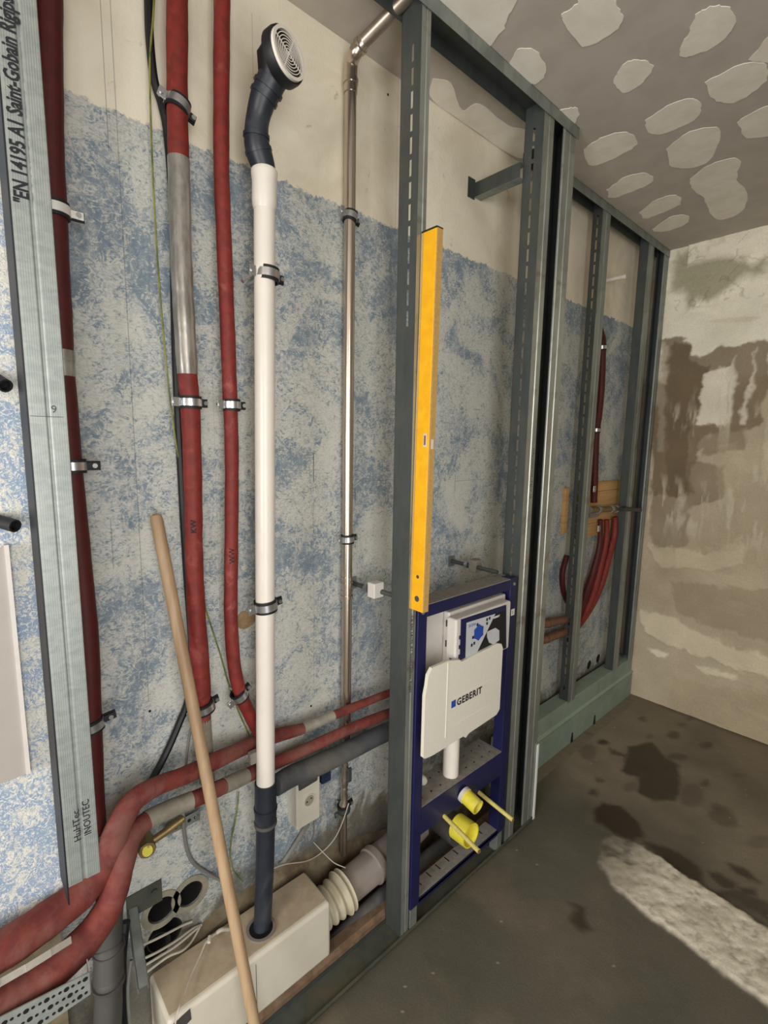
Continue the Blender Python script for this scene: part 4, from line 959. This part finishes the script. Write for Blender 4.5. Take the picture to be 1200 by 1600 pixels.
# grey vertical drain and companions
gd = thing('soil_pipe', 'dark grey socketed pipe descending at the bottom left, beside the perforated rail', 'pipe', (.12, .2, .1))
pts, rs = path([(172, 1400, .05, .031), (170, 1470, .07, .029), (170, 1482, .075, .033), (170, 1500, .085, .033), (170, 1530, .10, .033), (170, 1540, .105, .030), (168, 1600, .12, .031), (160, 1680, .14, .032)], 5)
MB().tube(pts, rs, 28).build('tube', 'grey_dark', gd, smooth=True)
for i in (9, 23):
    MB().pipe(pts[i]-Z_*.004, pts[i]+Z_*.004, rs[i]+.004, rs[i]-.002, 28).build('bead', 'grey_dark', gd, smooth=True)
cable([(205, 1500, .09), (200, 1540, .10), (201, 1580, .11), (206, 1630, .12)], 'wire_grey', 'dark grey cable between the soil pipe and the white tank', r=.004)
cable([(196, 1440, .05), (190, 1500, .07), (192, 1560, .09), (196, 1620, .10)], 'black', 'black hose standing between the soil pipe and the tank', r=.012)
# perforated rail, bottom left
pr = thing('perforated_rail', 'pale perforated metal rail in the bottom left corner', 'rail', tuple(P(100, 1560, x=.27)))
xr = .262
A0 = Vector(P(0, 1588, x=xr)); A1 = Vector(P(139, 1518, x=xr)); B1 = Vector(P(141, 1552, x=xr)); B0 = Vector(P(0, 1648, x=xr)); A0 = A0+(A0-A1)*.3; B0 = B0+(B0-B1)*.3
MB().prism([A0, A1, B1, B0], (1, 0, 0), .0025).build('face', 'knurl', pr)
MB().prism([A1, A1+Vector((-.02, 0, .01)), B1+Vector((-.02, 0, 0)), B1], (0, 1, 0), .002).build('end_lip', 'zinc', pr)
hh = MB()
for k in range(17):
    for j in range(3):
        c = A1.lerp(A0, .04+k*.058+(.028 if j % 2 else 0)).lerp(B1.lerp(B0, .04+k*.058+(.028 if j % 2 else 0)), .2+.3*j)+Vector((.0025, 0, 0))
        hh.tube([c, c+Vector((.0006, 0, 0))], .0030 if (k+j) % 3 else .0048, 10)
hh.build('punched_hole', 'black', pr)['kind'] = 'stuff'
# black pipe stubs leaving the far-left wall
for (a_, b_, lab) in [((-10, 812), (24, 822), 'black pipe stub at the left edge above the beige cover plate'), ((-14, 588), (9, 603), 'smaller black stub at the left edge, high up')]:
    a = Vector(P(*a_, x=.135)); bb = Vector(P(*b_, x=.175)); t = thing('pipe_stub', lab, 'pipe stub', tuple(a), 'black stubs on the far left wall')
    MB().pipe(a, bb, .012, .009, 16).build('tube', 'rubber', t, smooth=True)
    MB().tube([a, a.lerp(bb, .8)], .0085, 12).build('core', 'black', t)
    MB().tube([Vector((.13, a.y-.004, a.z)), a], .013, 14).build('wall_collar', 'grey_dark', t, smooth=True)

# ================================================================== WHITE TANK
tk = thing('macerator_tank', 'ivory plastic tank box with dusty top in the trench under the slate pipe', 'tank', (.12, .5, -.05))
tx0, tx1, ty0, ty1, tz0, tz1 = .042, .193, .302, .792, .047, .240
MB().box((tx0, ty0, tz0), (tx1, ty1, tz1)).build('body', 'box_white', tk, bev=.012)
MB().box((tx0+.008, ty0+.008, tz1-.0005), (tx1-.014, ty1-.008, tz1+.0012)).build('dusty_top', 'box_dust', tk, bev=.001)
cc_ = Vector(P(408, 1452, z=tz1)); wpc = lp[-3]
MB().pipe((cc_.x, cc_.y, tz1), (cc_.x, cc_.y, tz1+.006), .0420, .034, 32).build('inlet_ring', 'grey_pipe', tk, smooth=True)
MB().tube([(cc_.x, cc_.y, tz1+.0012), (cc_.x, cc_.y, tz1+.0025)], .034, 32).build('inlet_gap', 'black', tk)
MB().prism([P(262, 1608, x=tx1), P(297, 1576, x=tx1), P(299, 1592, x=tx1), P(264, 1630, x=tx1)], (1, 0, 0), .001).build('label_plate', 'grey_dark', tk)
MB().box((tx1, .535, tz0+.02), (tx1+.0008, .5362, tz1-.02)).build('seam', 'ink_grey', tk)
# bellows
bl = thing('bellows', 'cream ribbed rubber bellows joining the tank to the grey drain', 'pipe coupling', (.12, .84, .12))
bc = (.118, .0, .135); ys = np.linspace(.793, .905, 57); 
prof = [.054+.010*(y-.793)/.112+.0045*sin((y-.793)/.112*2*pi*4.2-1.2) + (.005 if y > .885 else 0) for y in ys]
MB().tube([(bc[0], y, bc[2]+(y-.793)*.12) for y in ys], prof, 36).build('ribs', 'bellows', bl, smooth=True)
# grey drain to the right
gp = thing('drain_pipe', 'thick grey drain pipe running from the bellows to behind the toilet frame', 'pipe', (.11, 1.1, .14))
MB().tube([(.116, .906, .148), (.114, 1.02, .156), (.114, 1.025, .156), (.112, 1.05, .158)], [.054, .056, .062, .062], 36).build('socket', 'grey_pipe', gp, smooth=True)
MB().tube(smooth_path([(.112, 1.04, .158), (.11, 1.15, .165), (.108, 1.24, .18), (.108, 1.272, .188)]), .053, 36).build('tube', 'grey_pipe', gp, smooth=True)
tag(MB().tube(smooth_path([(.145, .80, .01), (.14, .95, .03), (.14, 1.1, .045), (.14, 1.3, .05), (.14, 1.5, .05)]), .024, 20).build('discharge_pipe', 'black_dusty', None, smooth=True),
    'black pipe low in the trench beneath the thick grey drain', 'pipe')

# ================================================================== SOCKET
so = thing('power_socket', 'surface mounted ivory double socket half hidden under a grey offcut', 'socket', tuple(P(480, 1260, x=.0)))
f0 = P(463, 1232, x=.055); f1 = P(500, 1284, x=.055)
sy0, sy1, sz1, sz0 = f0[1], P(500, 1232, x=.055)[1], P(482, 1212, x=.055)[2], P(482, 1288, x=.055)[2]
MB().box((.0, sy0, sz0), (.055, sy1, sz1)).build('housing', 'socket', so, bev=.004)
q = Vector(P(483, 1250, x=.055)); MB().pipe(q, q+Vector((.003, 0, 0)), .021, .018, 24).build('socket_rim', 'socket', so, smooth=True)
MB().tube([q, q+Vector((.0006, 0, 0))], .018, 24).build('socket_well', 'gypsum', so)
MB().tube([q+Vector((0, -.008, -.003)), q+Vector((.001, -.008, -.003))], .003, 8).tube([q+Vector((0, .008, .003)), q+Vector((.001, .008, .003))], .003, 8).build('contact_hole', 'black', so)
q = Vector(P(478, 1222, x=.05)); tag(MB().tube([(.048, q.y-.032, q.z+.008), (.048, q.y+.032, q.z+.012)], .022, 16).build('pipe_offcut', 'grey_dark', None, smooth=True), 'dark grey pipe offcut resting on top of the socket', 'pipe offcut')
q = Vector(P(507, 1208, x=.02)); tag(MB().box(q-Vector((.02, .018, .03)), q+Vector((.012, .02, .04))).build('junction_box', mat('navy_plastic', (26, 44, 66), .5), None, bev=.004), 'dark blue junction box behind the pipe offcut by the socket', 'junction box')
# brown patch where plaster broke away behind white pipe
c = P(385, 968, x=0.0); pp = [(0.0005, c[1]+.03*cos(t)*random.uniform(.8, 1.2), c[2]+.028*sin(t)*random.uniform(.8, 1.2)) for t in np.linspace(0, 2*pi, 14)[:-1]]
MB().prism(pp, (1, 0, 0), .002).build('broken_plaster', mat('brown_plaster', (164, 138, 100), .9, 0, .15, 60, .5, c2=(140, 116, 84)), wl)
for px, py in [(486, 1103), (606, 148), (234, 1111), (407, 1103)]:
    c = P(px, py, x=0.0); MB().tube([(-.002, c[1], c[2]), (.0012, c[1], c[2])], .0035, 10).build('drill_hole', 'hole', wl)
# clip holding the two runs beside the white pipe
c = Vector(P(398, 1182, x=.095)); tag(MB().box(c-Vector((.012, .016, .018)), c+Vector((.008, .012, .016))).build('pipe_saddle', 'dust', None, bev=.003), 'small grey saddle between the two red runs beside the white pipe', 'pipe clamp')

# ================================================================== FARTHER LINING FITTINGS
pf, ptsF, rsF = redpipe('insulated_pipe', [(936, 505, .0, .010), (938, 520, .035, .019), (941, 540, .035, .020), (938, 620, .035, .020), (931, 680, .035, .020), (929, 740, .035, .020), (928, 785, .035, .018)],
    'red_dark', 'shaded red insulated pipe standing behind the farther slotted stud', wob=.03)
clamp(940, 543, .035, .0205, 'upper silver clamp on the far dark red pipe', wing=.012, tilt=-.1)
clamp(931, 672, .035, .0205, 'lower silver clamp on the far dark red pipe', wing=.012)
bd = thing('mounting_board', 'pale pine mounting board on the wall behind the far mixer valve', 'board', tuple(P(940, 800, x=0.0)))
a = P(913, 840, x=.0); b = P(968, 750, x=.018)
yb0, yb1 = P(905, 800, x=.018)[1], P(968, 800, x=.018)[1]; zt_ = P(968, 750, x=.018)[2]; zb_ = P(930, 836, x=.018)[2]
zm = zt_-(zt_-zb_)*.18
MB().box((.0, yb0, zb_), (.018, yb1, zb_+.075)).build('plank', 'pine', bd, bev=.001)
MB().box((.0, yb0, zb_+.077), (.018, yb1, zm)).build('plank', 'pine', bd, bev=.001)
MB().box((.0, yb0, zm+.002), (.018, yb1, zt_)).build('plank', 'pine', bd, bev=.001)
a = P(885, 762, x=.012); b = P(888, 832, x=.012)
tag(MB().box((.0, a[1]-.015, b[2]), (.02, a[1]+.02, a[2])).build('batten', 'pine', None, bev=.002), 'short upright wooden batten left of the far mounting board', 'batten')
mx = thing('valve_bar', 'dusty brass wall valve bar with a dark tube end before the pine board', 'valve', tuple(P(940, 797, x=.05)))
a = Vector(P(918, 797, x=.05)); b = Vector(P(963, 795, x=.05))
MB().tube([a, b], .017, 18).build('bar', 'brass', mx, smooth=True)
for t_ in (0, .35, .8, 1): 
    q = a.lerp(b, t_); MB().tube([q-Vector((0, .012, 0)), q+Vector((0, .012, 0))], .023, 12).build('union', 'dust', mx, smooth=True)
q = Vector(P(926, 800, x=.03)); MB().box(q-Vector((.010, .05, .03)), q+Vector((.012, .06, .03))).build('mount_plate', 'dust', mx, bev=.003)
MB().tube([b, Vector(P(975, 795, x=.11)), Vector(P(1000, 797, x=.125))], [.012, .012, .0125], 14).build('dark_tube', 'grey_dark', mx, smooth=True)
for px, py in [(929, 764), (936, 826)]:
    q = Vector(P(px, py, x=.055)); t = thing('pipe_clip', ['small zinc clip above the brass valve bar', 'small zinc clip below the brass valve bar'][px > 930], 'pipe clip', tuple(q))
    MB().box(q-Vector((.002, .014, .018)), q+Vector((.002, .014, .018))).build('plate', 'zinc', t, bev=.002)
    MB().tube([q, q+Vector((.006, 0, 0))], .006, 6).build('screw', 'zinc', t)
for i, sp_ in enumerate([[(938, 812, .05, .014), (937, 850, .05, .015), (928, 890, .045, .018), (918, 920, .04, .019), (905, 955, .04, .018), (890, 980, .03, .016)],
            [(948, 812, .05, .014), (947, 845, .05, .016), (938, 885, .05, .018), (926, 930, .05, .018), (908, 970, .04, .018), (888, 992, .03, .016)],
            [(961, 808, .05, .014), (960, 835, .05, .018), (950, 875, .055, .019), (937, 920, .055, .019), (915, 962, .045, .018), (886, 1000, .03, .015)]]):
    redpipe('insulated_pipe', sp_, 'red' if i else 'red_dark', ['left', 'middle', 'right'][i]+'most of the three red hoses curving down from the far valve bar', group='red hoses under the far valve', wob=.02)
q = Vector(P(877, 905, x=.02)); tag(MB().tube(smooth_path([tuple(P(886, 868, x=.02)), tuple(P(879, 895, x=.02)), tuple(P(880, 920, x=.02)), tuple(P(886, 940, x=.02))]), .014, 14).build('insulated_pipe', 'red_dark', None, smooth=True), 'short bit of shaded red hose peeping out left of the far slotted stud', 'pipe', 'red hoses under the far valve')
for i, (a_, b_) in enumerate([((850, 975), (890, 966)), ((848, 1000), (890, 984))]):
    a = Vector(P(*a_, x=.05)); b = Vector(P(*b_, x=.05)); t = thing('copper_pipe', ['upper', 'lower'][i]+' of two dusty copper pipes entering behind the corner stud', 'pipe', tuple(a), 'dusty copper pipe pair')
    MB().tube([a+(a-b)*.6, b], .022, 18).build('tube', 'copper', t, smooth=True)
    c = a.lerp(b, .15); d = (b-a).normalized(); MB().pipe(c-d*.006, c+d*.006, .0245, .0215, 18).build('collar', 'brass', t, smooth=True)
# white peg with black base
a = Vector(P(930, 441, x=.002)); b = Vector(P(944, 439, x=.03)); c = Vector(P(972, 433, x=.085))
t = thing('wall_peg', 'white wall peg with a black collar high between the far studs', 'peg', tuple(a))
MB().tube([a, b], .013, 14).build('collar', 'black', t, smooth=True)
MB().tube([b, c, c+(c-b)*.12], [.010, .010, .013], 14).build('shaft', 'white_pipe', t, smooth=True)

# ================================================================== WOODEN POLE
a = Vector(P(243, 803, x=.034)); b = Vector(P(417, 1700, x=.335)); d = (a-b).normalized()
st = MB().tube([b, b+d*.02, a-d*.015, a-d*.004, a], [.0135, .0145, .0145, .012, .006], 24).build('wooden_pole', 'stick', None, smooth=True)
tag(st, 'long round wooden pole leaning on the wall across the red pipes and the tank', 'pole')
